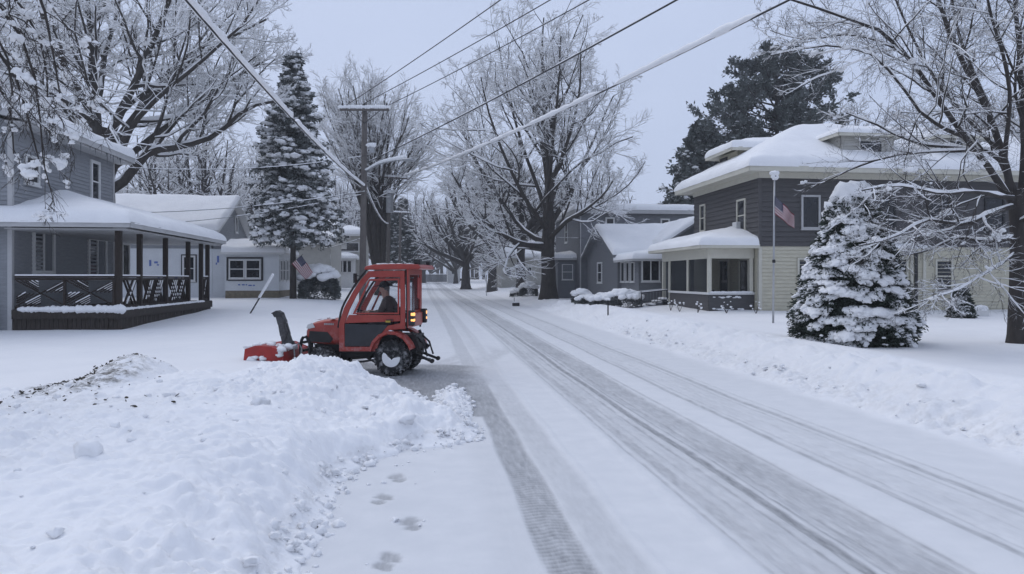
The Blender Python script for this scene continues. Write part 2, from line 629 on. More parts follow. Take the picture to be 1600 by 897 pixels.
# narrower lines of the far lane
rl = track(xx + wander(12), 4.66, .95, .15)
slush = np.maximum(slush, rl * (.18 + .25 * rough + .18 * patchy))
hroad -= rl * .010 - rl * rough * .010
for k_, (c_, w_, d_) in enumerate(((4.22, .09, .6), (4.36, .04, .45), (5.05, .10, .62), (4.92, .04, .5), (5.2, .04, .35), (4.62, .05, .25))):
    t_ = track(xx + wander(14 + k_, .06), c_, w_, .022)
    slush = np.maximum(slush, t_ * (d_ + .5 * rough))
    hroad -= t_ * .004
    hroad += track(xx + wander(14 + k_, .06), c_ + w_ * .5 + .05, .05, .03) * .004 * (1 + 1.5 * rough)
# wheel arcs where the tractor turned
for cx, cy, rad in ((-4.4, 19.6, 5.4), (-4.4, 19.6, 6.3), (-2.6, 20.6, 4.9)):
    d = np.hypot(GX - cx, GY - cy)
    msk = sstep((22 - GY) / 3) * sstep((GY - 14) / 1.0) * sstep((GX - cx) / 1.5)
    slush = np.maximum(slush, track(d, rad, .32, .1) * msk * (.3 + .3 * rough))
# scraped driveway strip
edge = .16 * n2(GX * 1.3, GY * 1.3, 31)
clr = sstep((GY - 11.2 + edge + .5 * sstep((GX - .2) / .6) * 1.6) / .25) * sstep((17.0 - .25 * np.clip(GX, 0, 2) - GY + edge) / .5) * sstep((GX + 3.2) / .2) * sstep((1.45 - GX + edge * 2) / .9)
rough2 = n2(GX * 2.2, GY * 14, 33)
slush = np.maximum(slush, clr * (1.15 + .5 * rough2))
hroad = hroad * (1 - clr) + clr * rough2 * .004
# boot prints
FEET = [(622, 746, 0), (596, 780, 1), (643, 818, 0), (604, 877, 1)]
for px, py, side in FEET:
    c = at(px, py, FPX * EYE / (py - HORIZON))
    for dx, dy, rx, ry in ((.02, .065, .07, .10), (-.015, -.085, .06, .08)):
        s = 1 if side else -1
        u = (GX - c[0] - s * dx) * .93 + (GY - c[1] - dy) * .37 * s
        w = -(GX - c[0] - s * dx) * .37 * s + (GY - c[1] - dy) * .93
        f = sstep(1.9 - 1.35 * np.sqrt((u / rx) ** 2 + (w / ry) ** 2) + .7 * n2(GX * 14, GY * 14, 41))
        slush = np.maximum(slush, f * .8)
        hroad -= f * .012
for py in (614, 631, 651, 664, 690, 724):       # a line of small prints beside the left track
    c = at(757 + (py - 614) * .62, py, FPX * EYE / (py - HORIZON))
    f = sstep(1.7 - 1.3 * np.hypot((GX - c[0]) / .06, (GY - c[1]) / .10) + .5 * n2(GX * 14, GY * 14, 42))
    slush = np.maximum(slush, f * .55)
    hroad -= f * .01
slush = np.clip(slush * .85 + .15 * clr, 0, 1) * in_road
slush = np.maximum(slush, np.clip(clr * (1.15 + .5 * rough2), 0, 1) * sstep((GX + 3.2) / .2))
H += in_road * hroad
H += in_road * berm * 0
dirt = np.clip(berm * sstep((GX - 6.4) / .3) * sstep((7.6 - GX) / .6) * .16 * (GY < 25), 0, 1)
wv = .14 * n2(GX * .9, GY * .9, 96) + .08 * n2(GX * 3, GY * 3, 97)
pack = sstep((GX - XL + .25 + wv) / .3) * sstep((XR + .05 + wv - GX) / .45)
verts = np.stack([GX, GY, H], -1)


def sheet(name, i0, i1, mat):
    v = verts[:, i0:i1 + 1].reshape(-1, 3)
    ny, nx = verts.shape[0], i1 - i0 + 1
    a = (np.arange(ny - 1)[:, None] * nx + np.arange(nx - 1)[None, :]).ravel()
    f = np.stack([a, a + 1, a + nx + 1, a + nx], -1)
    return tag(mesh_np(name, v, f, mat, attrs={'slush': slush[:, i0:i1 + 1], 'dirt': dirt[:, i0:i1 + 1], 'pack': pack[:, i0:i1 + 1]}), kind='structure')


il, ir = int(np.searchsorted(gxs, XL)), int(np.searchsorted(gxs, XR))
sheet('lawn', 0, il, M['ground'])
sheet('road', il, ir, M['road'])
sheet('lawn', ir, len(gxs) - 1, M['ground'])

# the pile beside the driveway
pxs = np.arange(-9.5, 1.3, .022)
pys = np.concatenate([np.arange(2.6, 8, .024), np.arange(8, 14.2, .03)])
PX_, PY_ = np.meshgrid(pxs, pys)


def pile_h(x, y):
    e = np.interp(y, [2, 5.0, 6.0, 7.2, 7.9, 8.5, 9.0, 9.6, 10.4], [-.72, -.72, -.66, -.72, -.62, -.2, .15, .22, .30])
    e = e + .13 * n2(x * 1.2, y * 1.2, 51) + .09 * n2(x * 4, y * 4, 52)
    far = sstep((11.8 - .28 * np.clip(x + 1, 0, 2) - y) / .9)
    apron = sstep((e - x) / .55) * (.20 + .10 * sstep((y - 5) / 4)) * sstep((11.2 - y) / 1.2)

    def hill(cx, cy, h, rx, ry, rot=0.0, p=1.0):
        c, s = math.cos(rot), math.sin(rot)
        u, v = ((x - cx) * c + (y - cy) * s) / rx, (-(x - cx) * s + (y - cy) * c) / ry
        d = np.sqrt(u * u + v * v) + .10 * n2(x * 1.5, y * 1.5, 57)
        return h * sstep((1 - d) / 1.0) ** p
    m = hill(-2.1, 11.1, .44, 1.5, 2.5, .1, .75)
    m = np.maximum(m, hill(-1.35, 11.2, .64, 1.45, 2.4, -.15, .7))
    m = np.maximum(m, hill(-2.7, 10.9, .30, 1.6, 2.4, 0, .75))
    m = np.maximum(m, hill(-3.3, 10.8, .36, 1.3, 2.6, 0, .75))
    m = np.maximum(m, hill(-3.98, 10.8, .60, .95, 2.1, .12, .7))
    m = np.maximum(m, hill(-4.15, 9.6, .34, .8, 1.5, .2, .8))
    m = np.maximum(m, hill(-.15, 9.8, .36, .85, 1.3, .3, .8))
    m = np.maximum(m, hill(.43, 11.3, .2, .34, 2.3, -.03, .8))
    m = np.maximum(m, hill(-2.9, 7.3, .22, 3.2, 2.8, 0, 1) * sstep((e - .05 - x) / .5))
    return np.maximum(m, 0) , apron


mh, ap = pile_h(PX_, PY_)
base = zlawn(PX_, PY_)
bump = np.maximum(mh, 0) + ap * (1 - sstep(mh / .35) * .65)
k = sstep(bump / .16)
cl = (np.abs(n2(PX_ * 1.4, PY_ * 1.4, 61)) * .16 + np.abs(n2(PX_ * 3.3, PY_ * 3.3, 62)) * .12 + np.abs(n2(PX_ * 7.5, PY_ * 7.5, 63)) * .095
      + np.abs(n2(PX_ * 17, PY_ * 17, 64)) * .045 + n2(PX_ * 34, PY_ * 34, 65) * .012)
smooth_left = .72 + .28 * sstep((PX_ + 6.5) / 2.5)
zone = sstep(.5 + 1.4 * n2(PX_ * .45, PY_ * .45, 66) + .25 * (PX_ + 3) / 3 + .2 * (PY_ - 7) / 4)
cl = .09 + (cl - .09) * (.40 + .62 * zone)
PZ = base * sstep((bump + .02) / .04) + bump + k * (cl - .09) * smooth_left - .05 * (bump < .012)
road0 = zroad(PY_)
# on the street side the pile stands on the pavement, not on the lawn's snow
pd = sstep((PX_ + 5.2) / .3) * sstep((-3.62 - .22 * (PY_ - 9) * 0 - PX_ + .35 * n2(PX_ * 1.5, PY_ * 1.5, 71)) / .35) * sstep((PY_ - 8.9) / .4) * sstep((12 - PY_) / .5) * sstep((mh - .02) / .08)
pd = np.maximum(pd * (.80 + .5 * n2(PX_ * 2, PY_ * 2, 72)), .18 * sstep((PY_ - 7.6) / 1) * sstep((9.2 - PY_) / .8) * sstep((-2.6 - PX_) / .8))
pd = np.maximum(pd, .10 * k * sstep((n2(PX_ * .9, PY_ * .9, 73) - .1) / .3))
pd = np.maximum(pd, .28 * k * sstep((bump - .02) / .04) * sstep((.2 - bump) / .1) * sstep((PX_ + 1.6) / .4))
# the pile is a solid heap: outside its foot it dives under the ground
v = np.stack([PX_, PY_, PZ], -1).reshape(-1, 3)
ny, nx = PX_.shape
a = (np.arange(ny - 1)[:, None] * nx + np.arange(nx - 1)[None, :])
keep = np.maximum(np.maximum(bump[:-1, :-1], bump[1:, 1:]), np.maximum(bump[1:, :-1], bump[:-1, 1:])) > .008
a = a[keep]
f = np.stack([a, a + 1, a + nx + 1, a + nx], -1)
used = np.unique(f)
remap = np.full(len(v), -1)
remap[used] = np.arange(len(used))
tag(mesh_np('snow_pile', v[used], remap[f], M['pile'], attrs={'slush': np.zeros(len(used)), 'dirt': np.clip(pd, 0, 1).ravel()[used]}),
    'long heap of ploughed snow with a dirty left end, beside the red tractor', 'snow pile', kind='stuff')


def pile_z(x, y):
    i = np.clip(np.searchsorted(pxs, x), 0, nx - 1)
    j = np.clip(np.searchsorted(pys, y), 0, ny - 1)
    return PZ[j, i] if bump[j, i] > .012 else max(float(zlawn(x, y)), float(zroad(y)))


# loose clods at the foot of the heap and along the berm
ICO = None


def ico_unit(sub):
    import bmesh
    bm = bmesh.new()
    bmesh.ops.create_icosphere(bm, subdivisions=sub, radius=1.0)
    v = np.array([tuple(q.co) for q in bm.verts])
    f = np.array([[q.index for q in fc.verts] for fc in bm.faces])
    bm.free()
    return v, f


def blobs(name, P, S, mat, parent=None, sub=2, noise=.36, freq=1.5, seed=3, rot=None, attrs=False):
    """many lumps as one mesh; P centres (N,3), S radii (N,3)"""
    v, f = ico_unit(sub)
    N = len(P)
    q = v[None] * freq + (np.arange(N)[:, None, None] * 7.31)
    n = n3(q[..., 0], q[..., 1], q[..., 2], seed) + .6 * n3(q[..., 0] * 2.3, q[..., 1] * 2.3, q[..., 2] * 2.3, seed + 1)
    d = v[None] * (1 + noise * 2.2 * n)[..., None] * np.asarray(S)[:, None, :]
    if rot is not None:
        d = np.einsum('nij,nkj->nki', rot, d)
    vv = (d + np.asarray(P)[:, None, :]).reshape(-1, 3)
    ff = (f[None] + (np.arange(N) * len(v))[:, None, None]).reshape(-1, 3)
    o = mesh_np(name, vv, ff, mat, parent, attrs={'slush': np.zeros(len(vv)), 'dirt': np.zeros(len(vv))} if attrs else None)
    if parent is not None and N > 8:
        o['kind'] = 'stuff'
    return o


P, S = [], []
tries = 0
while len(P) < 900 and tries < 60000:
    tries += 1
    x, y = rng.uniform(-1.7, 1.0), rng.uniform(4.2, 13.6)
    i, j = int((x + 9.5) / .022), int(np.searchsorted(pys, y))
    b = bump[j, i]
    if 0.0 < b < .16 or (b <= 0 and rng.random() < .012 and abs(x - np.interp(y, [5, 7.2, 7.9, 8.5, 9, 13], [-.85, -.84, -.7, -.2, .15, .4])) < .3):
        s = .009 + .045 * rng.random() ** 4
        P.append((x, y, pile_z(x, y) + s * .35))
        S.append((s * rng.uniform(.8, 1.4), s * rng.uniform(.8, 1.4), s * rng.uniform(.6, .95)))
for _ in range(260):
    x, y = rng.uniform(-8, .2), rng.uniform(4.4, 11.6)
    s = .01 + .035 * rng.random() ** 3
    P.append((x, y, pile_z(x, y) + s * .2))
    S.append((s, s * 1.1, s * .75))
for _ in range(55):       # broken slabs thrown out by the plough
    x, y = rng.uniform(-4.5, .2), rng.uniform(6.0, 11.6)
    if rng.random() > (.25 + .75 * sstep((x + 3) / 3)) or bump[int(np.searchsorted(pys, y)), int((x + 9.5) / .022)] < .10:
        continue
    s = .04 + .06 * rng.random() ** 2
    P.append((x, y, pile_z(x, y) + s * .05))
    S.append((s * rng.uniform(.9, 1.6), s * rng.uniform(.8, 1.3), s * rng.uniform(.5, .9)))
for _ in range(130):
    y = rng.uniform(7, 26)
    x = 6.55 + abs(rng.normal(0, .5))
    s = .012 + .045 * rng.random() ** 3
    j, i = int(np.searchsorted(gys, y)), int(np.searchsorted(gxs, x))
    P.append((x, y, H[j, i] + s * .3))
    S.append((s, s * 1.1, s * .75))
tag(blobs('snow_clods', np.array(P), np.array(S), M['pile'], sub=2, noise=.5, freq=1.8, attrs=True), 'loose clods of snow scattered round the heap and kerb', 'snow clods', kind='stuff')

# leaves, sods and grit dug up with the snow
lm = MB()
for _ in range(330):
    if rng.random() < .78:
        t = rng.random()
        x, y = -4.72 + .45 * t + abs(rng.normal(0, .28)) * rng.choice([.6, 1.6]), 9.0 + 2.6 * t + rng.normal(0, .15)
    elif rng.random() < .6:
        x, y = rng.uniform(-4.6, -2.6), rng.uniform(7.4, 9.0)
    else:
        x, y = rng.uniform(-5, .2), rng.uniform(5.5, 11.4)
        if rng.random() < .55:
            continue
    z = pile_z(x, y) + .012
    s = .006 + .022 * rng.random() ** 2
    a_, b_ = rng.uniform(0, 6.3), rng.uniform(-.7, .7)
    u = np.array([math.cos(a_), math.sin(a_), b_]) * s
    w = np.array([-math.sin(a_), math.cos(a_), rng.uniform(-.4, .9)]) * s * rng.uniform(.4, .9)
    c = np.array([x, y, z])
    lm.prism([c - u - w * .5, c - u * .2 - w, c + u, c + u * .2 + w * .8, c - u * .6 + w * .6], (0, 0, s * .35))
tag(lm.build('leaf_litter', pmat('wet_leaves', (0.05, 0.042, 0.03), .85, .6, 9)), 'dark wet leaves and sods mixed into the snow heap', 'leaf litter', kind='stuff')
# ------------------------------------------------------------------ trees
def norm(v):
    return v / (np.linalg.norm(v, axis=-1, keepdims=True) + 1e-9)


def tubes(P, Rd, S):
    """P (N,K,3), Rd (N,K) -> verts, quads"""
    N, K, _ = P.shape
    T = norm(np.gradient(P, axis=1))
    ref = np.where(np.abs(T[:, :1, 2:3]) < .8, np.array([.31, .17, .93]), np.array([.93, .3, .1]))
    A = norm(ref - T * (ref * T).sum(-1, keepdims=True))
    B = np.cross(T, A)
    w = np.arange(S) * 2 * np.pi / S
    V = P[:, :, None] + Rd[:, :, None, None] * (np.cos(w)[None, None, :, None] * A[:, :, None] + np.sin(w)[None, None, :, None] * B[:, :, None])
    n = np.arange(N)[:, None, None] * K * S
    k = np.arange(K - 1)[None, :, None] * S
    s = np.arange(S)[None, None, :]
    s2 = (s + 1) % S
    F = np.stack([n + k + s, n + k + s2, n + k + S + s2, n + k + S + s], -1).reshape(-1, 4)
    return V.reshape(-1, 3), F


def join(parts):
    vs, fs, b = [], [], 0
    for v, f in parts:
        vs.append(v)
        fs.append(f + b)
        b += len(v)
    return np.concatenate(vs), np.concatenate(fs)


def resample(pts, K):
    pts = np.asarray(pts, float)
    d = np.r_[0, np.cumsum(np.linalg.norm(np.diff(pts, axis=0), axis=1))]
    t = np.linspace(0, d[-1], K)
    m = np.gradient(pts, d, axis=0) if len(pts) > 2 else np.repeat((pts[1:] - pts[:1]) / d[-1], 2, 0)
    out = np.zeros((K, 3))
    for i, s in enumerate(t):
        k = min(max(np.searchsorted(d, s) - 1, 0), len(pts) - 2)
        h = d[k + 1] - d[k]
        u = (s - d[k]) / h
        out[i] = ((2 * u**3 - 3 * u**2 + 1) * pts[k] + (u**3 - 2 * u**2 + u) * h * m[k] + (-2 * u**3 + 3 * u**2) * pts[k + 1] + (u**3 - u**2) * h * m[k + 1])
    return out


def grow(g, P, Rd, n, K, ratio, ang, tr=(.2, 1.0), trop=.03, wob=.14, rr=.62, rmin=.004, lenmin=0.0, tip=.35, maxlen=None, flat=0.0, up=0.0):
    """children of the polylines P: n per parent"""
    N, KP, _ = P.shape
    Lp = np.linalg.norm(np.diff(P, axis=1), axis=2).sum(1)
    t = (np.arange(n)[None] + g.uniform(.05, .95, (N, n))) / n
    t = tr[0] + (tr[1] - tr[0]) * t
    x = np.clip(t * (KP - 1), 0, KP - 1 - 1e-4)
    i = x.astype(int)
    fr = (x - i)[..., None]
    ii = np.arange(N)[:, None]
    p0 = P[ii, i] * (1 - fr) + P[ii, i + 1] * fr
    T = norm(P[ii, i + 1] - P[ii, i])
    r0 = Rd[ii, i] * (1 - fr[..., 0]) + Rd[ii, i + 1] * fr[..., 0]
    a = np.radians(g.uniform(ang[0], ang[1], (N, n)))[..., None]
    v = g.normal(size=(N, n, 3))
    v[..., 2] = v[..., 2] * (1 - flat) + flat * .2 + up
    perp = norm(v - T * (v * T).sum(-1, keepdims=True))
    D = np.cos(a) * T + np.sin(a) * perp
    ln = np.maximum(Lp[:, None] * ratio * g.uniform(.6, 1.3, (N, n)) * (1.12 - .72 * (t - tr[0]) / (tr[1] - tr[0])), lenmin)
    if maxlen:
        ln = np.minimum(ln, maxlen * g.uniform(.7, 1.1, ln.shape))
    rb = np.maximum(np.minimum(r0 * rr * g.uniform(.7, 1.1, r0.shape), ln * .03 + rmin), rmin)
    p0, D, ln, rb = p0.reshape(-1, 3), D.reshape(-1, 3), ln.ravel(), rb.ravel()
    out = np.zeros((len(p0), K, 3))
    out[:, 0] = p0
    for k in range(1, K):
        D = norm(D + g.normal(size=D.shape) * wob + np.array([0, 0, trop]))
        out[:, k] = out[:, k - 1] + D * (ln / (K - 1))[:, None]
    rad = rb[:, None] * (1 - (1 - tip) * np.linspace(0, 1, K)[None])
    return out, rad


def snowtube(g, P, Rd, base, mul, cover=.85, S=5, power=1.5):
    T = norm(np.gradient(P, axis=1))
    hz = np.sqrt(np.clip(1 - T[..., 2] ** 2, 0, 1))
    q = g.uniform(0, 1, P.shape[:2])
    blot = np.clip((cover + .25 - q) / .3, 0, 1) * g.uniform(.65, 1.25, P.shape[:2])
    sr = (base + mul * Rd) * np.clip((hz - .28) / .6, 0, 1) ** power * blot
    C = P.copy()
    C[..., 2] += Rd * .55 + sr * .35
    sr = np.where(sr < .12 * Rd, 0.0, sr)
    sr[:, -1] *= .4
    sr[:, 0] *= .7
    return tubes(C, sr, S)


def limbs_from(specs, K, g, wig=.02):
    Ps, Rs = [], []
    for pts, r0, r1 in specs:
        p = resample(pts, K)
        L = np.linalg.norm(p[-1] - p[0])
        w = g.normal(size=p.shape) * wig * L * .25
        w[0] = 0
        w[1:-1] = (w[:-2] + w[1:-1] + w[2:]) / 3
        p[1:] += w[1:]
        Ps.append(p)
        Rs.append(r0 + (r1 - r0) * np.linspace(0, 1, K) ** .8)
    return np.array(Ps), np.array(Rs)


def bare_tree(name, label, base, limbs, levels, seed, snow=(.012, .8), bark='bark', group=None, trunk=None, cover=.85, sides=(9, 6, 4, 3), clumps=0, bparent=None, tip_snow=None, limb_snow=None, fall=None):
    """limbs: list of (points, r0, r1) in world space; levels: dicts for grow()"""
    g = np.random.default_rng(seed)
    root = thing(name, label, 'tree', base, group=group)
    wood, twig, sn = [], [], []
    if trunk is not None:
        P, Rd = limbs_from([trunk], 14, g, .01)
        # buttressed, knotty foot
        Rd = Rd * (1 + .32 * np.exp(-np.linspace(0, 1, 14) * 16))
        V, F = tubes(P, Rd, 18)
        n = n3(V[:, 0] * 3, V[:, 1] * 3, V[:, 2] * .9, seed)
        c = P[0].mean(0)
        V[:, :2] += (V[:, :2] - np.repeat(P[0], 18, 0)[:, :2]) * (n * .35)[:, None]
        wood.append((V, F))
    P, Rd = limbs_from(limbs, 12, g)
    wood.append(tubes(P, Rd, sides[0]))
    sn.append(snowtube(g, P, Rd, (limb_snow or snow[0]), snow[1] * .75, max(cover, .8), 6))
    cur = (P, Rd)
    pool = []
    for i, lv in enumerate(levels):
        fl = (fall or (1.2, 1.15, 1.05, .85))[min(i, 3)]
        P, Rd = grow(g, *cur, **lv)
        (wood if i == 0 else twig).append(tubes(P, Rd, sides[min(i + 1, 3)]))
        last = i == len(levels) - 1
        sn.append(snowtube(g, P, Rd, (tip_snow if (last and tip_snow) else snow[0]) * fl, snow[1] * fl, cover * min(1.05, .6 + .4 * fl), 5 if i < 2 else 4))
        pool.append((P, Rd))
        cur = (P, Rd)
    v, f = join(wood)
    mesh_np('trunk', v, f, M[bark], root)
    v, f = join(twig)
    mesh_np('crown', v, f, M['twig'], root)
    v, f = join(sn)
    mesh_np('snow_cover', v, f, M['snow'], root)
    if clumps:
        P, Rd = pool[1] if len(pool) > 1 else pool[0]
        T = norm(np.gradient(P, axis=1))
        hz = np.sqrt(np.clip(1 - T[..., 2] ** 2, 0, 1)).ravel()
        pts = P.reshape(-1, 3)
        idx = g.choice(len(pts), min(clumps, len(pts)), replace=False, p=(hz ** 2) / (hz ** 2).sum())
        s = g.uniform(.018, .042, len(idx)) * (1 + g.random(len(idx)) ** 4 * 1.1)
        q, tv = pts[idx], T.reshape(-1, 3)[idx]
        C = np.concatenate([q + tv * (s * o)[:, None] + g.normal(0, .3, q.shape) * s[:, None] for o in (-1.5, 0, 1.4)])
        C[:, 2] += np.tile(s, 3) * .3
        s3 = np.concatenate([s * .75, s, s * .65])
        blobs('snow_clump', C, np.stack([s3 * 1.15, s3 * 1.1, s3 * .9], -1), M['snow'], root, sub=2, noise=.45, seed=seed)['kind'] = 'stuff'
    return root


def L(pts, d, r0, r1):
    """limb through pixels: (px, py[, extra depth])"""
    return ([at(p[0], p[1], d + (p[2] if len(p) > 2 else 0)) for p in pts], r0, r1)


LV_FINE = [dict(n=9, K=8, ratio=.55, ang=(25, 60), tr=(.18, 1), up=.8, trop=.07, wob=.13, rr=.6, rmin=.02),
           dict(n=7, K=6, ratio=.48, ang=(25, 65), tr=(.15, 1), up=.3, trop=.05, wob=.15, rr=.6, rmin=.010),
           dict(n=7, K=5, ratio=.52, ang=(25, 60), tr=(.15, 1), trop=.03, wob=.15, rr=.6, rmin=.008),
           dict(n=6, K=4, ratio=.6, ang=(20, 60), tr=(.15, 1), trop=.02, wob=.17, rr=.7, rmin=.006)]

# the great street maple right of the carriageway
D = 50.0
b = at(857, 457, D)
b[2] = gz(b[0], b[1]) - .1
bare_tree('maple_tree', 'tallest bare street maple with a thick rugged trunk right of the road', b,
          [L([(857, 395), (858, 300), (852, 200), (848, 110), (846, 30)], D, .36, .04),
           L([(855, 385), (815, 382, -1), (775, 360, -2), (735, 315, -3), (705, 270, -3)], D, .23, .035),
           L([(856, 380), (830, 370, 1), (795, 330, 3), (745, 255, 4), (715, 185, 5)], D, .21, .035),
           L([(856, 360), (835, 335, -2), (800, 270, -4), (768, 190, -5), (750, 120, -6)], D, .19, .035),
           L([(857, 345), (842, 300, 2), (815, 220, 4), (790, 140, 5), (778, 65, 6)], D, .18, .035),
           L([(857, 320), (868, 270, -2), (890, 210, -4), (905, 140, -5), (905, 80, -5)], D, .18, .035),
           L([(858, 355), (890, 300, 1), (920, 235, 2), (945, 180, 3), (958, 150, 3)], D, .18, .035),
           L([(858, 375), (885, 345, -3), (910, 330, -5), (940, 305, -7), (960, 280, -8)], D, .19, .035),
           L([(857, 330), (850, 250, 3), (830, 160, 6), (815, 80, 7)], D, .16, .035),
           L([(857, 300), (862, 230, -3), (872, 140, -5), (876, 55, -6)], D, .16, .035),
           L([(856, 392), (828, 388, 3), (790, 375, 6), (740, 345, 8)], D, .18, .035)],
          LV_FINE, 11, snow=(.020, .75), trunk=([b, at(857, 420, D), at(857, 380, D), at(857, 330, D)], .52, .38), tip_snow=.014)

# big tree behind the porch house
D = 37.0
b = at(168, 440, D)
b[2] = gz(b[0], b[1]) - .1
bare_tree('maple_tree', 'wide bare maple with long snow-laden limbs rising behind the porch house', b,
          [L([(160, 260), (150, 190), (146, 120), (142, 50), (135, -40)], D, .30, .06),
           L([(158, 240), (180, 190, -1), (225, 95, -2), (262, 10, -2), (285, -60, -2)], D, .27, .06),
           L([(162, 250), (185, 215, 1), (240, 145, 2), (300, 95, 3), (370, 55, 3), (420, 30, 3)], D, .25, .05),
           L([(168, 300), (190, 285), (225, 243, 0), (290, 228, -1), (340, 210, -1), (390, 170, -1), (432, 158, -1)], D, .26, .06),
           L([(170, 280), (205, 200, 3), (225, 150, 4), (265, 110, 5), (340, 60, 6)], D, .2, .05),
           L([(150, 190), (110, 120, -1), (80, 60, -2), (50, -30, -2)], D, .22, .06),
           L([(150, 170), (165, 90, 3), (185, 10, 4), (200, -60, 4)], D, .2, .05),
           L([(163, 260), (235, 165, -2), (320, 95, -3), (390, 20, -4), (420, -30, -4)], D, .16, .035),
           L([(165, 270), (250, 205, 2), (340, 140, 4), (420, 95, 5)], D, .2, .05),
           L([(150, 200), (100, 165, 2), (40, 120, 3), (-30, 90, 3)], D, .16, .035),
           L([(158, 260), (120, 190, 4), (70, 100, 6), (40, 10, 6)], D, .2, .05)],
          LV_FINE, 12, snow=(.020, .9), trunk=([b, at(167, 350, D), at(163, 260, D), at(158, 200, D)], .48, .34), cover=.95, tip_snow=.013)

# vase-shaped elm behind the utility pole
D = 56.0
b = at(592, 458, D)
b[2] = gz(b[0], b[1]) - .1
vase = []
gv = np.random.default_rng(4)
for k in range(15):
    q = (k + .5) / 15
    ex = 488 + 182 * q
    topy = 125 + 210 * abs(q - .42) ** 1.6 + gv.uniform(-8, 14)
    if q > .85:
        topy += 20
    mx = 578 + (ex - 578) * .45
    vase.append(L([(583 + 17 * q, 425 - 25 * gv.random()), (587 + (mx - 582) * .5, 330), (mx, (topy + 330) / 2 + 12, gv.uniform(-3, 3)), (ex, topy, gv.uniform(-5, 5))], D, .15, .03))
bare_tree('elm_tree', 'vase-shaped bare elm fanning out behind the nearest utility pole', b, vase,
          [dict(n=9, K=7, ratio=.38, ang=(12, 38), tr=(.2, 1), trop=.05, wob=.1, rr=.6, rmin=.016),
           dict(n=7, K=5, ratio=.5, ang=(15, 45), tr=(.15, 1), trop=.03, wob=.13, rr=.6, rmin=.010),
           dict(n=9, K=4, ratio=.6, ang=(20, 55), tr=(.1, 1), trop=.02, wob=.14, rr=.7, rmin=.007)],
          13, snow=(.018, .8), trunk=([b, at(592, 440, D), at(592, 415, D)], .36, .27), tip_snow=.014)

# the tree at the right edge
D = 18.2
b = at(1592, 541, D)
b[2] = gz(b[0], b[1]) - .08
bare_tree('lawn_tree', 'bare snow-lined tree with a slim dark trunk on the cream house lawn', b,
          [L([(1589, 345), (1570, 250), (1540, 165), (1500, 90), (1470, 10), (1445, -80)], D, .105, .035),
           L([(1591, 340), (1600, 240, .3), (1596, 120, .5), (1588, 20, .8), (1580, -80, 1)], D, .11, .035),
           L([(1588, 325), (1545, 262, -.5), (1500, 205, -.9), (1440, 120, -1.4), (1385, 55, -1.8), (1310, 22, -2.0), (1230, -2, -2.2)], D, .095, .02),
           L([(1586, 300), (1545, 238, .6), (1490, 232, 1.0), (1430, 222, 1.3), (1370, 195, 1.6), (1320, 175, 1.8)], D, .075, .016),
           L([(1586, 322), (1545, 335, -.8), (1500, 350, -1.4), (1450, 346, -1.9), (1395, 372, -2.4), (1345, 385, -2.6)], D, .07, .014),
           L([(1586, 370), (1540, 378, -.3), (1500, 372, .2), (1450, 392, .4), (1400, 402, .6)], D, .06, .014),
           L([(1585, 395), (1545, 425, -1.5), (1490, 455, -2.4), (1440, 470, -3.0)], D, .035, .008),
           L([(1588, 310), (1520, 300, -1.6), (1460, 300, -2.6), (1405, 290, -3.2), (1350, 300, -3.8)], D, .06, .012),
           L([(1545, 170), (1500, 60, .9), (1480, -60, 1.2)], D, .065, .02),
           L([(1570, 250), (1575, 120, -1.2), (1545, 20, -1.8), (1530, -70, -2)], D, .06, .02),
           L([(1510, 215), (1440, 175, -1.6), (1370, 92, -2.2), (1290, 72, -2.8), (1205, 88, -3.2)], D, .055, .010),
           L([(1470, 165), (1400, 75, -.4), (1330, 55, 0), (1260, 62, .4), (1200, 50, .8)], D, .045, .010),
           L([(1560, 235), (1480, 150, 1.6), (1410, 30, 2.4), (1380, -50, 2.8)], D, .06, .02),
           L([(1590, 330), (1640, 250, 0), (1690, 150, .5), (1730, 20, .7)], D, .075, .03),
           L([(1588, 350), (1650, 320, -1), (1720, 290, -1.6)], D, .07, .02)],
          [dict(n=13, K=8, ratio=.36, ang=(25, 65), tr=(.22, 1), trop=.01, wob=.14, rr=.5, rmin=.007),
           dict(n=8, K=6, ratio=.46, ang=(25, 65), tr=(.12, 1), trop=-.01, wob=.16, rr=.55, rmin=.0045),
           dict(n=7, K=5, ratio=.55, ang=(25, 60), tr=(.15, 1), trop=-.03, wob=.18, rr=.7, rmin=.0036),
           dict(n=2, K=4, ratio=.6, ang=(25, 60), tr=(.3, 1), trop=-.03, wob=.18, rr=.7, rmin=.003)],
          14, fall=(1.25, .85, .4, .2), limb_snow=.019, snow=(.009, .95), trunk=([b, at(1590, 450, D), at(1589, 345, D), at(1586, 300, D)], .21, .145), cover=.74, clumps=150, sides=(10, 7, 5, 3), tip_snow=.002)

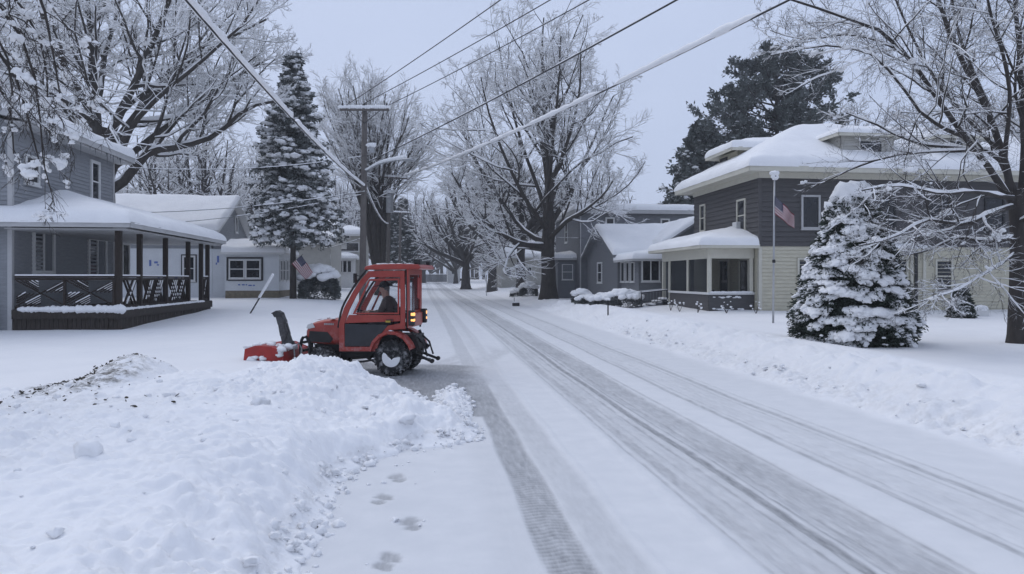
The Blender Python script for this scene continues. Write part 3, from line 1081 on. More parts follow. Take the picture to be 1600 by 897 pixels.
# drooping boughs of a tree that stands left of the frame
D = 8.6
b = at(-330, 560, D)
b[2] = gz(b[0], b[1]) - .1
bare_tree('drooping_tree', 'near tree at the upper left corner with hanging twigs holding lumps of snow', b,
          [L([(-320, 90), (-200, -60), (-90, -50), (0, 10), (45, 90), (62, 180), (68, 250), (84, 318)], D, .045, .004),
           L([(-320, 120), (-180, 10, .5), (-70, 30, .6), (10, 100, .7), (45, 190, .7), (60, 260, .7)], D, .05, .008),
           L([(-320, 60), (-160, -120, -.5), (-10, -110, -.6), (50, -40, -.6), (80, 60, -.6), (95, 150, -.6)], D, .05, .008),
           L([(-300, 150), (-150, 80, 1), (-50, 90, 1.1), (10, 150, 1.2), (20, 240, 1.2)], D, .045, .008),
           L([(-300, 80), (-140, -70, 1.3), (-40, -60, 1.4), (25, 0, 1.5), (65, 70, 1.5), (75, 170, 1.5)], D, .045, .008),
           L([(-300, 80), (-140, -20, -1.0), (-60, 0, -1.2), (0, 60, -1.2), (20, 150, -1.2)], D, .045, .008)],
          [dict(n=13, K=8, ratio=.28, ang=(20, 70), tr=(.3, 1), trop=-.11, wob=.14, rr=.5, rmin=.005, maxlen=1.4),
           dict(n=8, K=6, ratio=.5, ang=(25, 65), tr=(.1, 1), trop=-.10, wob=.18, rr=.6, rmin=.004),
           dict(n=4, K=5, ratio=.6, ang=(25, 60), tr=(.2, 1), trop=-.08, wob=.2, rr=.7, rmin=.003)],
          15, fall=(1, .7, .4, .3), limb_snow=.010, snow=(.004, .6), trunk=([b, at(-328, 300, D), at(-320, 80, D)], .19, .12), cover=.40, clumps=190, sides=(8, 6, 4, 3), tip_snow=.0015)


def radial(base, h, spread, n, seed, r0, fork=.3):
    """limbs for a background tree"""
    g = np.random.default_rng(seed)
    out = []
    for k in range(n):
        a = 2 * math.pi * (k * .382 + g.uniform(-.06, .06))
        q = g.uniform(.15, 1) if k else 0
        top = np.array([math.cos(a) * spread * q, math.sin(a) * spread * q, h * (1 - .42 * q ** 1.6) * g.uniform(.9, 1.02)])
        s = np.array([0, 0, h * (fork + .12 * (1 - q))])
        mid = s + (top - s) * np.array([.62, .62, .42])
        out.append(([base + s, base + s + (mid - s) * .5 + np.array([0, 0, .0]), base + mid, base + top], r0 * .6, r0 * .1))
    return out


LV_FAR = [dict(n=8, K=6, ratio=.5, ang=(25, 60), tr=(.2, 1), up=.9, trop=.06, wob=.13, rr=.6, rmin=.03),
          dict(n=6, K=5, ratio=.5, ang=(25, 60), tr=(.15, 1), trop=.03, wob=.15, rr=.6, rmin=.018),
          dict(n=6, K=4, ratio=.55, ang=(25, 60), tr=(.15, 1), trop=.02, wob=.15, rr=.7, rmin=.011)]


def far_tree(label, px, D, h, spread, seed, n=11, r0=.4, fork=.25, group=None, name='bare_tree', snow=(.03, .6)):
    b = at(px, 440, D)
    b[2] = gz(b[0], b[1]) - .1
    return bare_tree(name, label, b, radial(b, h, spread, n, seed, r0, fork), LV_FAR, seed, snow=snow, bark='bark_far', group=group,
                     trunk=([b, b + np.array([0, 0, h * fork * .6]), b + np.array([0, 0, h * (fork + .1)])], r0, r0 * .62), tip_snow=.018, cover=.92)


def far_copy(src, label, px, D, sc, rz, group=None):
    c = copy_tree(src)
    b = at(px, 440, D)
    c.location = (b[0], b[1], gz(b[0], b[1]) - .1)
    c.rotation_euler = (0, 0, rz)
    c.scale = (sc, sc, sc)
    c['label'] = label
    if group:
        c['group'] = group
    elif 'group' in c:
        del c['group']
    return c


fa = far_tree('bare street tree with one long low limb reaching over the distant road', 728, 92, 15, 7.5, 21, r0=.6, fork=.2)
fb = far_tree('bare tree with a stout dark trunk just left of the tallest maple', 814, 64, 14, 6.5, 22, r0=.48, fork=.3)
far_copy(fb, 'bare tree with dark trunk between the distant limb tree and the tan house', 769, 78, 1.05, 1.3)
fc = far_tree('dense rounded bare tree on the skyline behind the white gabled house', 318, 64, 15, 7.0, 23, n=12, fork=.12, r0=.4)
far_copy(fc, 'snowy round tree crown behind the flat snowy roof of the grey house', 925, 84, .92, 2.0)
far_copy(fc, 'pale bare tree on the far left side of the street beyond the poles', 662, 150, 1.25, .4)
far_copy(fc, 'pale bare tree closing the street at its far right side', 712, 140, 1.15, 2.4)
G = 'bare trees behind the cream and charcoal house'
for px, d_, s_, rz in ((1335, 62, 1.0, .3), (1420, 66, 1.08, 1.9), (1505, 60, 1.0, 3.1), (1585, 64, 1.1, 4.4), (1660, 62, 1.0, 5.2)):
    far_copy(fc if px != 1420 else fb, 'hazy bare tree showing above the roof of the cream house', px, d_, s_, rz, G)
G = 'bare trees far down the street'
for px, d_, s_, rz in ((640, 190, 1.3, .5), (690, 205, 1.1, 1.4), (745, 180, 1.2, 2.2), (775, 130, 1.0, 3.3), (800, 160, 1.3, 4.0), (835, 120, 1.2, 5.1), (870, 150, 1.3, .9), (600, 160, 1.2, 1.9), (560, 140, 1.3, 2.9), (525, 110, 1.1, 3.9), (895, 110, 1.0, 4.6), (672, 230, 1.2, 5.9), (725, 240, 1.3, .2), (655, 215, 1.3, 1.1), (700, 225, 1.2, 2.6), (738, 212, 1.35, 4.2), (756, 230, 1.3, 5.5), (684, 260, 1.5, 3.4), (712, 270, 1.5, .8), (645, 250, 1.4, 2.0), (768, 250, 1.5, 1.3)):
    far_copy(fb if int(px) % 5 == 0 and d_ > 170 else fc, 'distant snow-dusted bare tree far down the street', px, d_, s_, rz, G)
G = 'bare trees on the skyline at the left'
for px, d_, s_, rz in ((235, 70, 1.0, 2.2), (60, 60, 1.1, 3.2), (-40, 58, 1.1, 4.2), (410, 90, 1.1, 5.2)):
    far_copy(fc, 'bare tree on the skyline behind the houses at the left', px, d_, s_, rz, G)


# ---- conifers
def spruce(name, label, base, h, width, z0, seed, snow=.6, dens=1.0, nmat='needle', group=None, tuft=.13, droop=.35, tr=.22, power=.85, irregular=.15, clump=1.0):
    g = np.random.default_rng(seed)
    root = thing(name, label, 'tree', base, group=group)
    b = V3(base)
    Pt, Rt = limbs_from([([b, b + [0, 0, h * .5], b + [0, 0, h]], tr, .02)], 10, g, .004)
    mesh_np('trunk', *tubes(Pt, Rt, 10), M['bark'], root)
    bo, ln, q = [], [], []
    z = z0
    while z < h * .985:
        f = (z - z0) / (h - z0)
        length = width * .5 * ((1 - f) ** power) * (.72 + .28 * min(1, f * 7)) + .10
        nb = int(max(4, (7 + 3 * (1 - f)) * dens))
        a0 = g.uniform(0, 6.28)
        for k in range(nb):
            a = a0 + 2 * math.pi * k / nb + g.normal(0, .18)
            le = length * g.uniform(1 - irregular * 2.2, 1 + irregular)
            d = np.array([math.cos(a), math.sin(a), 0])
            rise = .18 * f + .02
            s = np.linspace(0, 1, 7)[:, None]
            zz = le * (rise * s - droop * (1 - f * .5) * s ** 1.8 + .16 * s ** 4)
            bo.append(b + [0, 0, z + g.uniform(-.1, .1)] + d * le * s + np.array([0, 0, 1]) * zz)
            ln.append(le)
        z += h * .022 * g.uniform(.75, 1.25) / max(.6, dens)
    bo, ln = np.array(bo), np.array(ln)
    rad = (.012 + .01 * ln)[:, None] * np.linspace(1, .3, 7)[None]
    tw = [tubes(bo, rad, 4)]
    # side sprays
    n = 9
    SP, SR = grow(g, bo, rad, n, 4, .34, (40, 75), (.15, 1), -.12, .12, .6, .006, flat=.85)
    tw.append(tubes(SP, SR, 3))
    mesh_np('branches', *join(tw), M['bark'], root)
    # needle tufts along the sprays and bough tips: thin leaf-sized faces
    pts = np.concatenate([SP.reshape(-1, 3), bo[:, 2:].reshape(-1, 3)])
    T = np.concatenate([norm(np.gradient(SP, axis=1)).reshape(-1, 3), norm(np.gradient(bo, axis=1))[:, 2:].reshape(-1, 3)])
    rep = 5 if tuft < .13 else 3
    pts, T = np.repeat(pts, rep, 0), np.repeat(T, rep, 0)
    N = len(pts)
    pts = pts + g.normal(0, tuft * .5, (N, 3))
    D = norm(T + g.normal(0, .45, (N, 3)) + [0, 0, -.25])
    W = norm(np.cross(D, g.normal(size=(N, 3))))
    s = tuft * g.uniform(.6, 1.4, (N, 1))
    q = np.stack([pts - W * s * .22, pts + D * s * .5 - W * s * .4, pts + D * s * 1.25, pts + D * s * .5 + W * s * .4], 1)
    mesh_np('crown', q.reshape(-1, 3), np.arange(N * 4).reshape(-1, 4), M[nmat], root, smooth=False)
    # snow lying on the boughs: drooping lumps along each bough and its sprays
    if snow > 0:
        c1 = bo[:, 2:].reshape(-1, 3)
        l1 = np.repeat(ln, 5)
        c2 = SP[:, 1:].reshape(-1, 3)
        l2 = np.repeat(np.repeat(ln, n), 3) * .55
        C, Lc = np.concatenate([c1, c2]), np.concatenate([l1, l2])
        laden = g.random(len(bo)) < .35 + .55 * snow
        k = np.r_[np.repeat(laden, 5) & (g.random(len(c1)) < .9), np.repeat(laden, 3 * n) & (g.random(len(c2)) < .30 * snow)]
        k &= n3(C[:, 0] * .9, C[:, 1] * .9, C[:, 2] * 1.1, seed) > -.25
        C, Lc = C[k], Lc[k]
        sz = (.045 + .06 * np.sqrt(Lc)) * g.uniform(.6, 1.5, len(C)) * clump
        blobs('snow_cover', C + np.stack([0 * sz, 0 * sz, sz * .45], -1) + g.normal(0, .03, C.shape), np.stack([sz * g.uniform(.9, 1.5, len(C)), sz * g.uniform(.9, 1.5, len(C)), sz * .62], -1), M['snow'], root, sub=2 if clump < 1.2 else 1, noise=.45, freq=1.9, seed=seed)
    return root


b = at(458, 440, 41.8)
b[2] = gz(b[0], b[1]) - .05
spruce('spruce_tree', 'tall snow-laden spruce with a bare lower trunk beside the glazed sunroom', b, 13.9, 5.3, 3.7, 31, snow=1.0, dens=1.05, tuft=.115, droop=.46, tr=.2, power=.72, irregular=.2, clump=1.15)
b = at(611, 440, 92)
b[2] = gz(b[0], b[1])
sp = spruce('spruce_tree', 'distant narrow spruce just behind the farther utility pole', b, 10.5, 4.2, 1.0, 32, snow=.9, dens=.8, tuft=.22, clump=1.3)
far_copy(sp, 'distant narrow spruce with a sharp tip right of the farther utility pole', 629, 96, 1.08, 1.2)
b = at(1098, 440, 62)
b[2] = gz(b[0], b[1])
spruce('spruce_tree', 'dark spruce with little snow rising between the grey and cream houses', b, 14.2, 9.5, 1.5, 33, snow=.30, dens=1.0, clump=1.25, nmat='needle2', tuft=.24, droop=.25, power=.7)


def pine(label, base, h, seed):
    """old white pine: upswept uneven plates of needles"""
    g = np.random.default_rng(seed)
    root = thing('pine_tree', label, 'tree', base)
    b = V3(base)
    Pt, Rt = limbs_from([([b, b + [0.2, 0, h * .5], b + [0, 0, h * .96]], .42, .06)], 12, g, .01)
    bo = []
    for k in range(78):
        f = .36 + .62 * (k / 78)
        z = h * f
        a = k * 2.4 + g.normal(0, .3)
        le = 4.9 * (np.sin(np.clip((f - .27) / .73, 0, 1) * np.pi * .93 + .12) ** .7) * g.uniform(.55, 1.12)
        d = np.array([math.cos(a), math.sin(a), 0])
        s = np.linspace(0, 1, 7)[:, None]
        zz = le * ((.08 + .5 * f * f) * s - .14 * s ** 2 + .22 * s ** 3)
        bo.append(b + [0, 0, z] + d * le * s + np.array([0, 0, 1]) * zz + g.normal(0, .06, (7, 3)) * s)
    # one long low limb reaching left over the roofs
    for ex, ey in ((1098, 178), (1140, 205)):
        bo.append(resample([b + [0, 0, h * .45], at(ex + 60, ey + 28, 59), at(ex, ey, 58)], 7))
    bo = np.array(bo)
    rad = np.linspace(.09, .02, 7)[None].repeat(len(bo), 0)
    SP, SR = grow(g, bo, rad, 9, 5, .3, (25, 60), (.32, 1), .10, .15, .6, .015, flat=.5)
    SQ, SQR = grow(g, SP, SR, 4, 3, .5, (25, 60), (.3, 1), .10, .15, .6, .01)
    mesh_np('trunk', *join([tubes(Pt, Rt, 12), tubes(bo, rad, 6)]), M['bark'], root)
    mesh_np('branches', *join([tubes(SP, SR, 4), tubes(SQ, SQR, 3)]), M['bark'], root)
    pts = np.concatenate([SQ[:, 1:].reshape(-1, 3), SP[:, 2:].reshape(-1, 3)])
    T = np.concatenate([norm(np.gradient(SQ, axis=1))[:, 1:].reshape(-1, 3), norm(np.gradient(SP, axis=1))[:, 2:].reshape(-1, 3)])
    rep = 7
    pts, T = np.repeat(pts, rep, 0), np.repeat(T, rep, 0)
    N = len(pts)
    pts = pts + g.normal(0, .10, (N, 3))
    Dn = norm(T * .7 + g.normal(0, .6, (N, 3)) + [0, 0, .25])
    W = norm(np.cross(Dn, g.normal(size=(N, 3))))
    s = .34 * g.uniform(.6, 1.3, (N, 1))
    q = np.stack([pts - W * s * .12, pts + Dn * s * .5 - W * s * .2, pts + Dn * s, pts + Dn * s * .5 + W * s * .2], 1)
    mesh_np('crown', q.reshape(-1, 3), np.arange(N * 4).reshape(-1, 4), M['needle2'], root, smooth=False)
    idx = g.choice(len(SQ), 3200)
    p = SQ[idx, 1] + [0, 0, .2]
    sz = g.uniform(.04, .11, len(idx))
    blobs('snow_cover', p, np.stack([sz * 1.7, sz * 1.7, sz * .5], -1), M['snow'], root, sub=1, noise=.25)
    return root


b = at(1212, 440, 60)
b[2] = gz(b[0], b[1])
pine('large dark pine with plumes of needles towering behind the cream house', b, 18.6, 35)


# ---- the snow-buried dwarf spruce on the lawn
def snowy_cone(name, label, base, h, w, seed, n_pads=520, cap=True, cat='shrub', needle=9000, tuft=.10, squat=1.0):
    g = np.random.default_rng(seed)
    root = thing(name, label, cat, base)
    b = V3(base)

    def prof(f):
        return w * .5 * np.interp(f, [0, .04, .12, .3, .5, .7, .85, .95, 1], [.86, .97, 1.0, .90, .72, .53, .40, .28, .03])
    # needle sprays on the shell and inside
    f = g.random(needle) ** 1.25 * .96
    a = g.uniform(0, 2 * np.pi, needle)
    rr = prof(f) * (1.0 - .32 * g.random(needle) ** 1.2) * (1 + .06 * np.sin(a * 5 + f * 30))
    p = np.stack([np.cos(a) * rr, np.sin(a) * rr, f * h], -1) + b
    out = np.stack([np.cos(a), np.sin(a), -.25 + g.normal(0, .25, needle)], -1)
    rep = 5
    p, out = np.repeat(p, rep, 0), np.repeat(out, rep, 0)
    N = len(p)
    p = p + g.normal(0, .045, (N, 3))
    D = norm(out + g.normal(0, .45, (N, 3)))
    W = norm(np.cross(D, g.normal(size=(N, 3))))
    s = tuft * g.uniform(.55, 1.35, (N, 1))
    q = np.stack([p - W * s * .1, p + D * s * .5 - W * s * .17, p + D * s, p + D * s * .5 + W * s * .17], 1)
    q[..., 2] = np.maximum(q[..., 2], b[2] + .0)
    mesh_np('crown', q.reshape(-1, 3), np.arange(N * 4).reshape(-1, 4), M['needle_dark'], root, smooth=False)
    mb = MB()
    fs_ = np.linspace(0, .97, 9)
    mb.lathe(b, (0, 0, 1), [(q_ * h, prof(q_) * .66 + .01) for q_ in fs_], 20)
    mb.build('trunk', M['needle_dark'], root, smooth=True)
    # shelves of snow on the tiers of boughs, broken by dark gaps
    P, S, Rm = [], [], []
    z_ = .10 * h / 3.7
    tier = 0
    while z_ < h * (.83 if cap else .97):
        q_ = z_ / h
        r_ = float(prof(q_))
        step = .080 * (w / 3.0) ** .5
        m_ = max(5, int(2 * math.pi * r_ / step))
        ph = g.uniform(0, 6.28)
        for k in range(m_):
            a_ = ph + 2 * math.pi * k / m_
            ax_, ay_ = math.cos(a_), math.sin(a_)
            v_ = float(n3(ax_ * r_ * 1.9 + seed, ay_ * r_ * 1.9, z_ * 2.2 + tier * 3.7, seed))
            lee = .20 * max(0.0, ax_ * .9 - ay_ * .2)          # the side away from the weather is barer
            if v_ < -.06 + lee + .1 * g.normal():
                continue
            size = (.052 + .095 * max(0, v_ + .2) + .035 * g.random()) * (w / 3.0) ** .6 * (1.05 - .2 * q_)
            rad = r_ * (.93 + .10 * v_ + .03 * g.normal())
            sag = .13 * float(n3(ax_ * 2.3, ay_ * 2.3, tier * 1.9, seed + 2)) + .02 * g.normal()
            P.append(b + [ax_ * rad, ay_ * rad, z_ + sag + .03])
            S.append((size * 1.45, size * 1.3, size * g.uniform(.45, .62)))
            t = R(g.uniform(18, 42))
            rz = np.array([[ax_, -ay_, 0], [ay_, ax_, 0], [0, 0, 1]])
            ry = np.array([[math.cos(t), 0, math.sin(t)], [0, 1, 0], [-math.sin(t), 0, math.cos(t)]])
            Rm.append(rz @ ry)
            if g.random() < .35:                                 # a lump drooping over the edge
                P.append(b + [ax_ * (rad + size * .8), ay_ * (rad + size * .8), z_ + sag - size * .5])
                S.append((size * .7, size * .7, size * .55))
                Rm.append(rz @ ry)
        z_ += g.uniform(.125, .20) * (w / 3.0) ** .5 * (1 - .15 * q_)
        tier += 1
    # smaller crumbs that cling between the pillows
    for k in range(n_pads // 2):
        q_ = g.random() ** 1.2 * .9
        a_ = g.uniform(0, 6.283)
        r_ = float(prof(q_)) * g.uniform(.92, 1.07)
        size = g.uniform(.02, .055) * (w / 3.0) ** .5
        P.append(b + [math.cos(a_) * r_, math.sin(a_) * r_, q_ * h + .03])
        S.append((size * 1.2, size * 1.3, size * .7))
        Rm.append(np.eye(3))
    if cap:
        for dz, rr_, hh in ((-.30, .54, .46), (-.12, .46, .38), (.02, .34, .26), (-.46, .60, .36), (-.66, .64, .26)):
            P.append(b + [g.normal(0, .03), g.normal(0, .03), h + dz])
            S.append((rr_ * w / 3.0, rr_ * w / 3.0, hh))
            Rm.append(np.eye(3))
        for k in range(16):
            a_ = k * 2.4
            P.append(b + [math.cos(a_) * .3, math.sin(a_) * .3, h - .75 - .02 * k])
            S.append((.15, .17, .13))
            Rm.append(np.eye(3))
    blobs('snow_cover', np.array(P), np.array(S), M['snow'], root, sub=2 if w < 2.5 else 3, noise=.28, freq=1.6, rot=np.array(Rm))
    return root


b = at(1332, 541, 18.3)
b[2] = gz(b[0], b[1]) - .03
snowy_cone('dwarf_spruce', 'cone-shaped spruce smothered in pillows of snow on the right lawn', b, 3.72, 2.85, 41)
# ------------------------------------------------------------------ houses
def ray(px, py):
    r = (px - 800.0) / FPX
    return np.array([r * CS + SN, -r * SN + CS, (HORIZON - py) / FPX])


def on_x(px, py, x0):
    d = ray(px, py)
    t = x0 / d[0]
    return t * d[1], EYE + t * d[2]


def on_y(px, py, y0):
    d = ray(px, py)
    t = y0 / d[1]
    return t * d[0], EYE + t * d[2]


def siding(mb, p0, p1, z0, z1, n, course=.13, lim=None, out=.026):
    p0, p1, n = V3((*p0, 0)), V3((*p1, 0)), V3((*n, 0))
    d = p1 - p0
    Ln = np.linalg.norm(d)
    d /= Ln
    k = max(1, round((z1 - z0) / course))
    c = (z1 - z0) / k
    for i in range(k):
        za, zb = z0 + i * c, z0 + (i + 1) * c
        a0, a1 = (0, Ln) if lim is None else lim(za)
        b0, b1 = (0, Ln) if lim is None else lim(zb)
        if a1 - a0 < .02:
            continue
        b0, b1 = (b0, b1) if b1 > b0 else ((b0 + b1) / 2, (b0 + b1) / 2 + .005)
        e = np.array([0, 0, 1.0])
        A, B = p0 + d * a0 + n * out + e * za, p0 + d * a1 + n * out + e * za
        C, D = p0 + d * b1 + n * .002 + e * zb, p0 + d * b0 + n * .002 + e * zb
        mb.add([A, B, C, D, p0 + d * a0 + e * za, p0 + d * a1 + e * za], [(0, 1, 2, 3), (0, 4, 5, 1)])
    return mb


def hbox(mb, c, a, n, s0, s1, z0, z1, d0, d1):
    """box on a wall: s along a, z up, d outward along n"""
    c, a, n = V3(c), V3((*a, 0)), V3((*n, 0))
    e = np.array([0, 0, 1.0])
    vs = [c + a * s + n * d + e * z for z in (z0, z1) for (s, d) in ((s0, d0), (s1, d0), (s1, d1), (s0, d1))]
    return mb.add(vs, [(0, 3, 2, 1), (4, 5, 6, 7), (0, 1, 5, 4), (1, 2, 6, 5), (2, 3, 7, 6), (3, 0, 4, 7)])


def window(root, p, a, n, w, h, trim='trim', tw=.09, split='h', curtain=None, name='window', deep=.0, outer=None):
    """p = bottom centre of the glass on the wall plane"""
    c = V3(p)
    mb = MB()
    o = .026 + deep
    hbox(mb, c, a, n, -w / 2 - tw, -w / 2, -tw, h + tw, o - .02, o + .05)
    hbox(mb, c, a, n, w / 2, w / 2 + tw, -tw, h + tw, o - .02, o + .05)
    hbox(mb, c, a, n, -w / 2, w / 2, h, h + tw, o - .02, o + .048)
    hbox(mb, c, a, n, -w / 2 - tw - .03, w / 2 + tw + .03, -tw - .05, -tw, o - .02, o + .075)
    hbox(mb, c, a, n, -w / 2, w / 2, -tw, 0, o - .02, o + .048)
    if 'h' in split:
        hbox(mb, c, a, n, -w / 2, w / 2, h * .5 - .025, h * .5 + .025, o - .02, o + .03)
    if 'v' in split:
        hbox(mb, c, a, n, -.03, .03, 0, h, o - .02, o + .032)
    f = mb.build(name, M[trim], root)
    g = MB()
    hbox(g, c, a, n, -w / 2 + .002, w / 2 - .002, .002, h - .002, o - .03, o + (.004 if curtain is None else -.012))
    g.build('pane', M['glass'], f)
    if curtain:
        g = MB()
        for s0, s1 in curtain:
            k = 10
            for i in range(k):
                q0, q1 = s0 + (s1 - s0) * i / k, s0 + (s1 - s0) * (i + .9) / k
                hbox(g, c, a, n, (q0 - .5) * w + .003, (q1 - .5) * w - .003, .01, h - .01, o - .010, o + .000 + .006 * (i % 2))
        g.build('curtain', M['curtain'], f)
    if outer:
        g = MB()
        ow = .07
        for s0, s1, z0, z1 in ((-w / 2 - tw - ow, -w / 2 - tw - .002, -tw - ow, h + tw + ow), (w / 2 + tw + .002, w / 2 + tw + ow, -tw - ow, h + tw + ow),
                               (-w / 2 - tw, w / 2 + tw, h + tw + .002, h + tw + ow), (-w / 2 - tw, w / 2 + tw, -tw - ow, -tw - .052)):
            hbox(g, c, a, n, s0, s1, z0, z1, o - .02, o + .03)
        g.build('surround', M[outer], f)
    return f


def win_x(root, x0, px0, px1, py0, py1, s, **k):
    """window on the plane x = x0 spanned by a pixel rectangle; s = outward sign"""
    pm = (py0 + py1) / 2
    ya, yb = on_x(px0, pm, x0)[0], on_x(px1, pm, x0)[0]
    yc = (ya + yb) / 2
    pc = (px0 + px1) / 2
    z1, z0 = on_x(pc, py0, x0)[1], on_x(pc, py1, x0)[1]
    return window(root, (x0, yc, z0), (0, 1), (s, 0), abs(yb - ya), z1 - z0, **k)


def win_y(root, y0, px0, px1, py0, py1, **k):
    pm = (py0 + py1) / 2
    xa, xb = on_y(px0, pm, y0)[0], on_y(px1, pm, y0)[0]
    pc = (px0 + px1) / 2
    z1, z0 = on_y(pc, py0, y0)[1], on_y(pc, py1, y0)[1]
    return window(root, ((xa + xb) / 2, y0, z0), (1, 0), (0, -1), abs(xb - xa), z1 - z0, **k)


def zhip(x0, x1, y0, y1, ze, s, use='lrbf', cap=99):
    def f(x, y):
        t = np.full(np.broadcast(x, y).shape, float(cap))
        for ch, v in (('l', x - x0), ('r', x1 - x), ('b', y - y0), ('f', y1 - y)):
            if ch in use:
                t = np.minimum(t, v)
        return ze + s * t
    return f


def roof(root, rect, zf, th=.16, fascia='trim', soffit=None, brk=(), name='roof'):
    """thin roof shell with fascia boards on the four edges"""
    x0, x1, y0, y1 = rect
    xs = np.unique(np.r_[np.linspace(x0, x1, 22), [b[1] for b in brk if b[0] == 'x']])
    ys = np.unique(np.r_[np.linspace(y0, y1, 22), [b[1] for b in brk if b[0] == 'y']])
    X, Y = np.meshgrid(xs, ys)
    Z = zf(X, Y)
    mb = MB()
    nx, ny = len(xs), len(ys)
    mb.add(np.stack([X, Y, Z], -1).reshape(-1, 3), [(j * nx + i, j * nx + i + 1, (j + 1) * nx + i + 1, (j + 1) * nx + i) for j in range(ny - 1) for i in range(nx - 1)])
    r = mb.build(name, M['roof'], root)
    mb = MB()
    Zb = Z - th
    q = .03
    # soffit / underside
    mb.add(np.stack([X, Y, Zb], -1).reshape(-1, 3), [(j * nx + i, (j + 1) * nx + i, (j + 1) * nx + i + 1, j * nx + i + 1) for j in range(ny - 1) for i in range(nx - 1)])
    for line in ([(j, 0) for j in range(ny)], [(j, nx - 1) for j in range(ny)], [(0, i) for i in range(nx)], [(ny - 1, i) for i in range(nx)]):
        for (j, i), (j2, i2) in zip(line[:-1], line[1:]):
            a, b = np.array([X[j, i], Y[j, i], 0]), np.array([X[j2, i2], Y[j2, i2], 0])
            n_ = np.array([b[1] - a[1], a[0] - b[0], 0])
            n_ = unit(n_) * q
            if np.dot(n_, a - np.array([(x0 + x1) / 2, (y0 + y1) / 2, 0])) < 0:
                n_ = -n_
            za, zb_ = Z[j, i], Z[j2, i2]
            mb.add([a + [0, 0, za - th - .02], b + [0, 0, zb_ - th - .02], b + [0, 0, zb_ + .01], a + [0, 0, za + .01],
                    a + n_ + [0, 0, za - th - .02], b + n_ + [0, 0, zb_ - th - .02], b + n_ + [0, 0, zb_ + .01], a + n_ + [0, 0, za + .01]],
                   [(4, 5, 6, 7), (0, 4, 7, 3), (1, 2, 6, 5), (3, 7, 6, 2), (0, 1, 5, 4)])
    mb.build('fascia', M[fascia], r)
    return r


def roof_snow(root, rect, zf, t=.32, taper='lrbf', seed=1, lip=.05, rad=.22, name='roof_snow', res=.22, hole=None):
    x0, x1, y0, y1 = rect
    ds = np.array([0, .012, .04, .08, .14, .21, .30, .42])
    X0, X1 = x0 - (lip if 'l' in taper else 0), x1 + (lip if 'r' in taper else 0)
    Y0, Y1 = y0 - (lip if 'b' in taper else 0), y1 + (lip if 'f' in taper else 0)
    xs = np.unique(np.round(np.r_[np.arange(X0 + .5, X1 - .4, res), X0 + ds, X1 - ds], 4))
    ys = np.unique(np.round(np.r_[np.arange(Y0 + .5, Y1 - .4, res), Y0 + ds, Y1 - ds], 4))
    X, Y = np.meshgrid(xs, ys)
    d = np.full(X.shape, 9.0)
    for ch, v in (('l', X - X0), ('r', X1 - X), ('b', Y - Y0), ('f', Y1 - Y)):
        if ch in taper:
            d = np.minimum(d, v)
    rr = rad * (1 + .35 * n2(X * .8, Y * .8, seed + 3))
    pr = np.sqrt(np.clip(1 - (1 - np.clip(d / rr, 0, 1)) ** 2, 0, 1))
    Xc, Yc = np.clip(X, x0, x1), np.clip(Y, y0, y1)
    z = 0
    for dx, dy in ((0, 0), (.22, 0), (-.22, 0), (0, .22), (0, -.22), (.4, 0), (-.4, 0), (0, .4), (0, -.4)):
        z = z + zf(Xc + dx, Yc + dy)
    z = z / 9
    ze = zf(Xc, Yc)
    z = ze * (1 - sstep(d / .5)) + z * sstep(d / .5)
    tt = t * .9 * (1 + .34 * n2(X * .45, Y * .45, seed) + .16 * n2(X * 1.3, Y * 1.3, seed + 2) + .08 * n2(X * 3, Y * 3, seed + 1))
    Z = z + tt * pr - .03 * (d < .005)
    Xw = X + (d < .2) * .05 * n2(Y * 1.7, X * .3, seed + 5)
    Yw = Y + (d < .2) * .05 * n2(X * 1.7, Y * .3, seed + 6)
    ny, nx = X.shape
    a = (np.arange(ny - 1)[:, None] * nx + np.arange(nx - 1)[None])
    if hole is not None:
        xm, ym = (X[:-1, :-1] + X[1:, 1:]) / 2, (Y[:-1, :-1] + Y[1:, 1:]) / 2
        a = a[~hole(xm, ym)]
    a = a.ravel()
    return mesh_np(name, np.stack([Xw, Yw, Z], -1).reshape(-1, 3), np.stack([a, a + 1, a + nx + 1, a + nx], -1), M['snow'], root)


def house(name, label, x, y, group=None, cat='house'):
    return thing(name, label, cat, (x, y, gz(x, y)), group=group)


# ---- 1: grey house with the wraparound porch, left
HX, HY0, HY1 = -12.1, 23.6, 30.9
h1 = house('grey_house', 'two-storey grey clapboard house with a dark-railed snowy porch at the left', HX, HY0)
mb = MB()
siding(mb, (HX, HY0), (HX, HY1), .25, 6.62, (1, 0))
siding(mb, (-20, HY0), (HX, HY0), .25, 6.62, (0, -1))
siding(mb, (-20, HY0), (HX, HY0), 6.62, 7.6, (0, -1), lim=lambda z: ((z - 6.62) * 4.2, 7.9 - (z - 6.62) * 4.2))
siding(mb, (HX, HY1), (-20, HY1), .25, 6.62, (0, 1))
siding(mb, (-20, HY1), (-20, HY0), .25, 6.62, (-1, 0))
mb.build('wall', M['side_grey'], h1)
for (x, y) in ((HX, HY0), (HX, HY1)):
    mb = MB()
    mb.box(x - .09, x + .035, y - .035 if y == HY0 else y - .09, y + .09 if y == HY0 else y + .035, .25, 6.6)
    mb.build('corner_board', M['soffit'], h1)
zf = zhip(-20.6, -11.5, HY0 - .5, HY1 + .5, 6.78, .24, 'lr')
rect = (-20.6, -11.5, HY0 - .5, HY1 + .5)
roof(h1, rect, zf, .2, 'soffit', brk=(('x', -16.05),))
roof_snow(h1, rect, zf, .38, seed=3)
mb = MB()
mb.box(HX + .02, -11.54, HY0 - .4, HY1 + .4, 6.5, 6.56)
mb.build('soffit', M['soffit'], h1)
win_x(h1, HX, 39, 57, 248, 284, 1)
win_x(h1, HX, 142, 152, 256, 312, 1, tw=.11, curtain=[(0, 1)] if False else None)
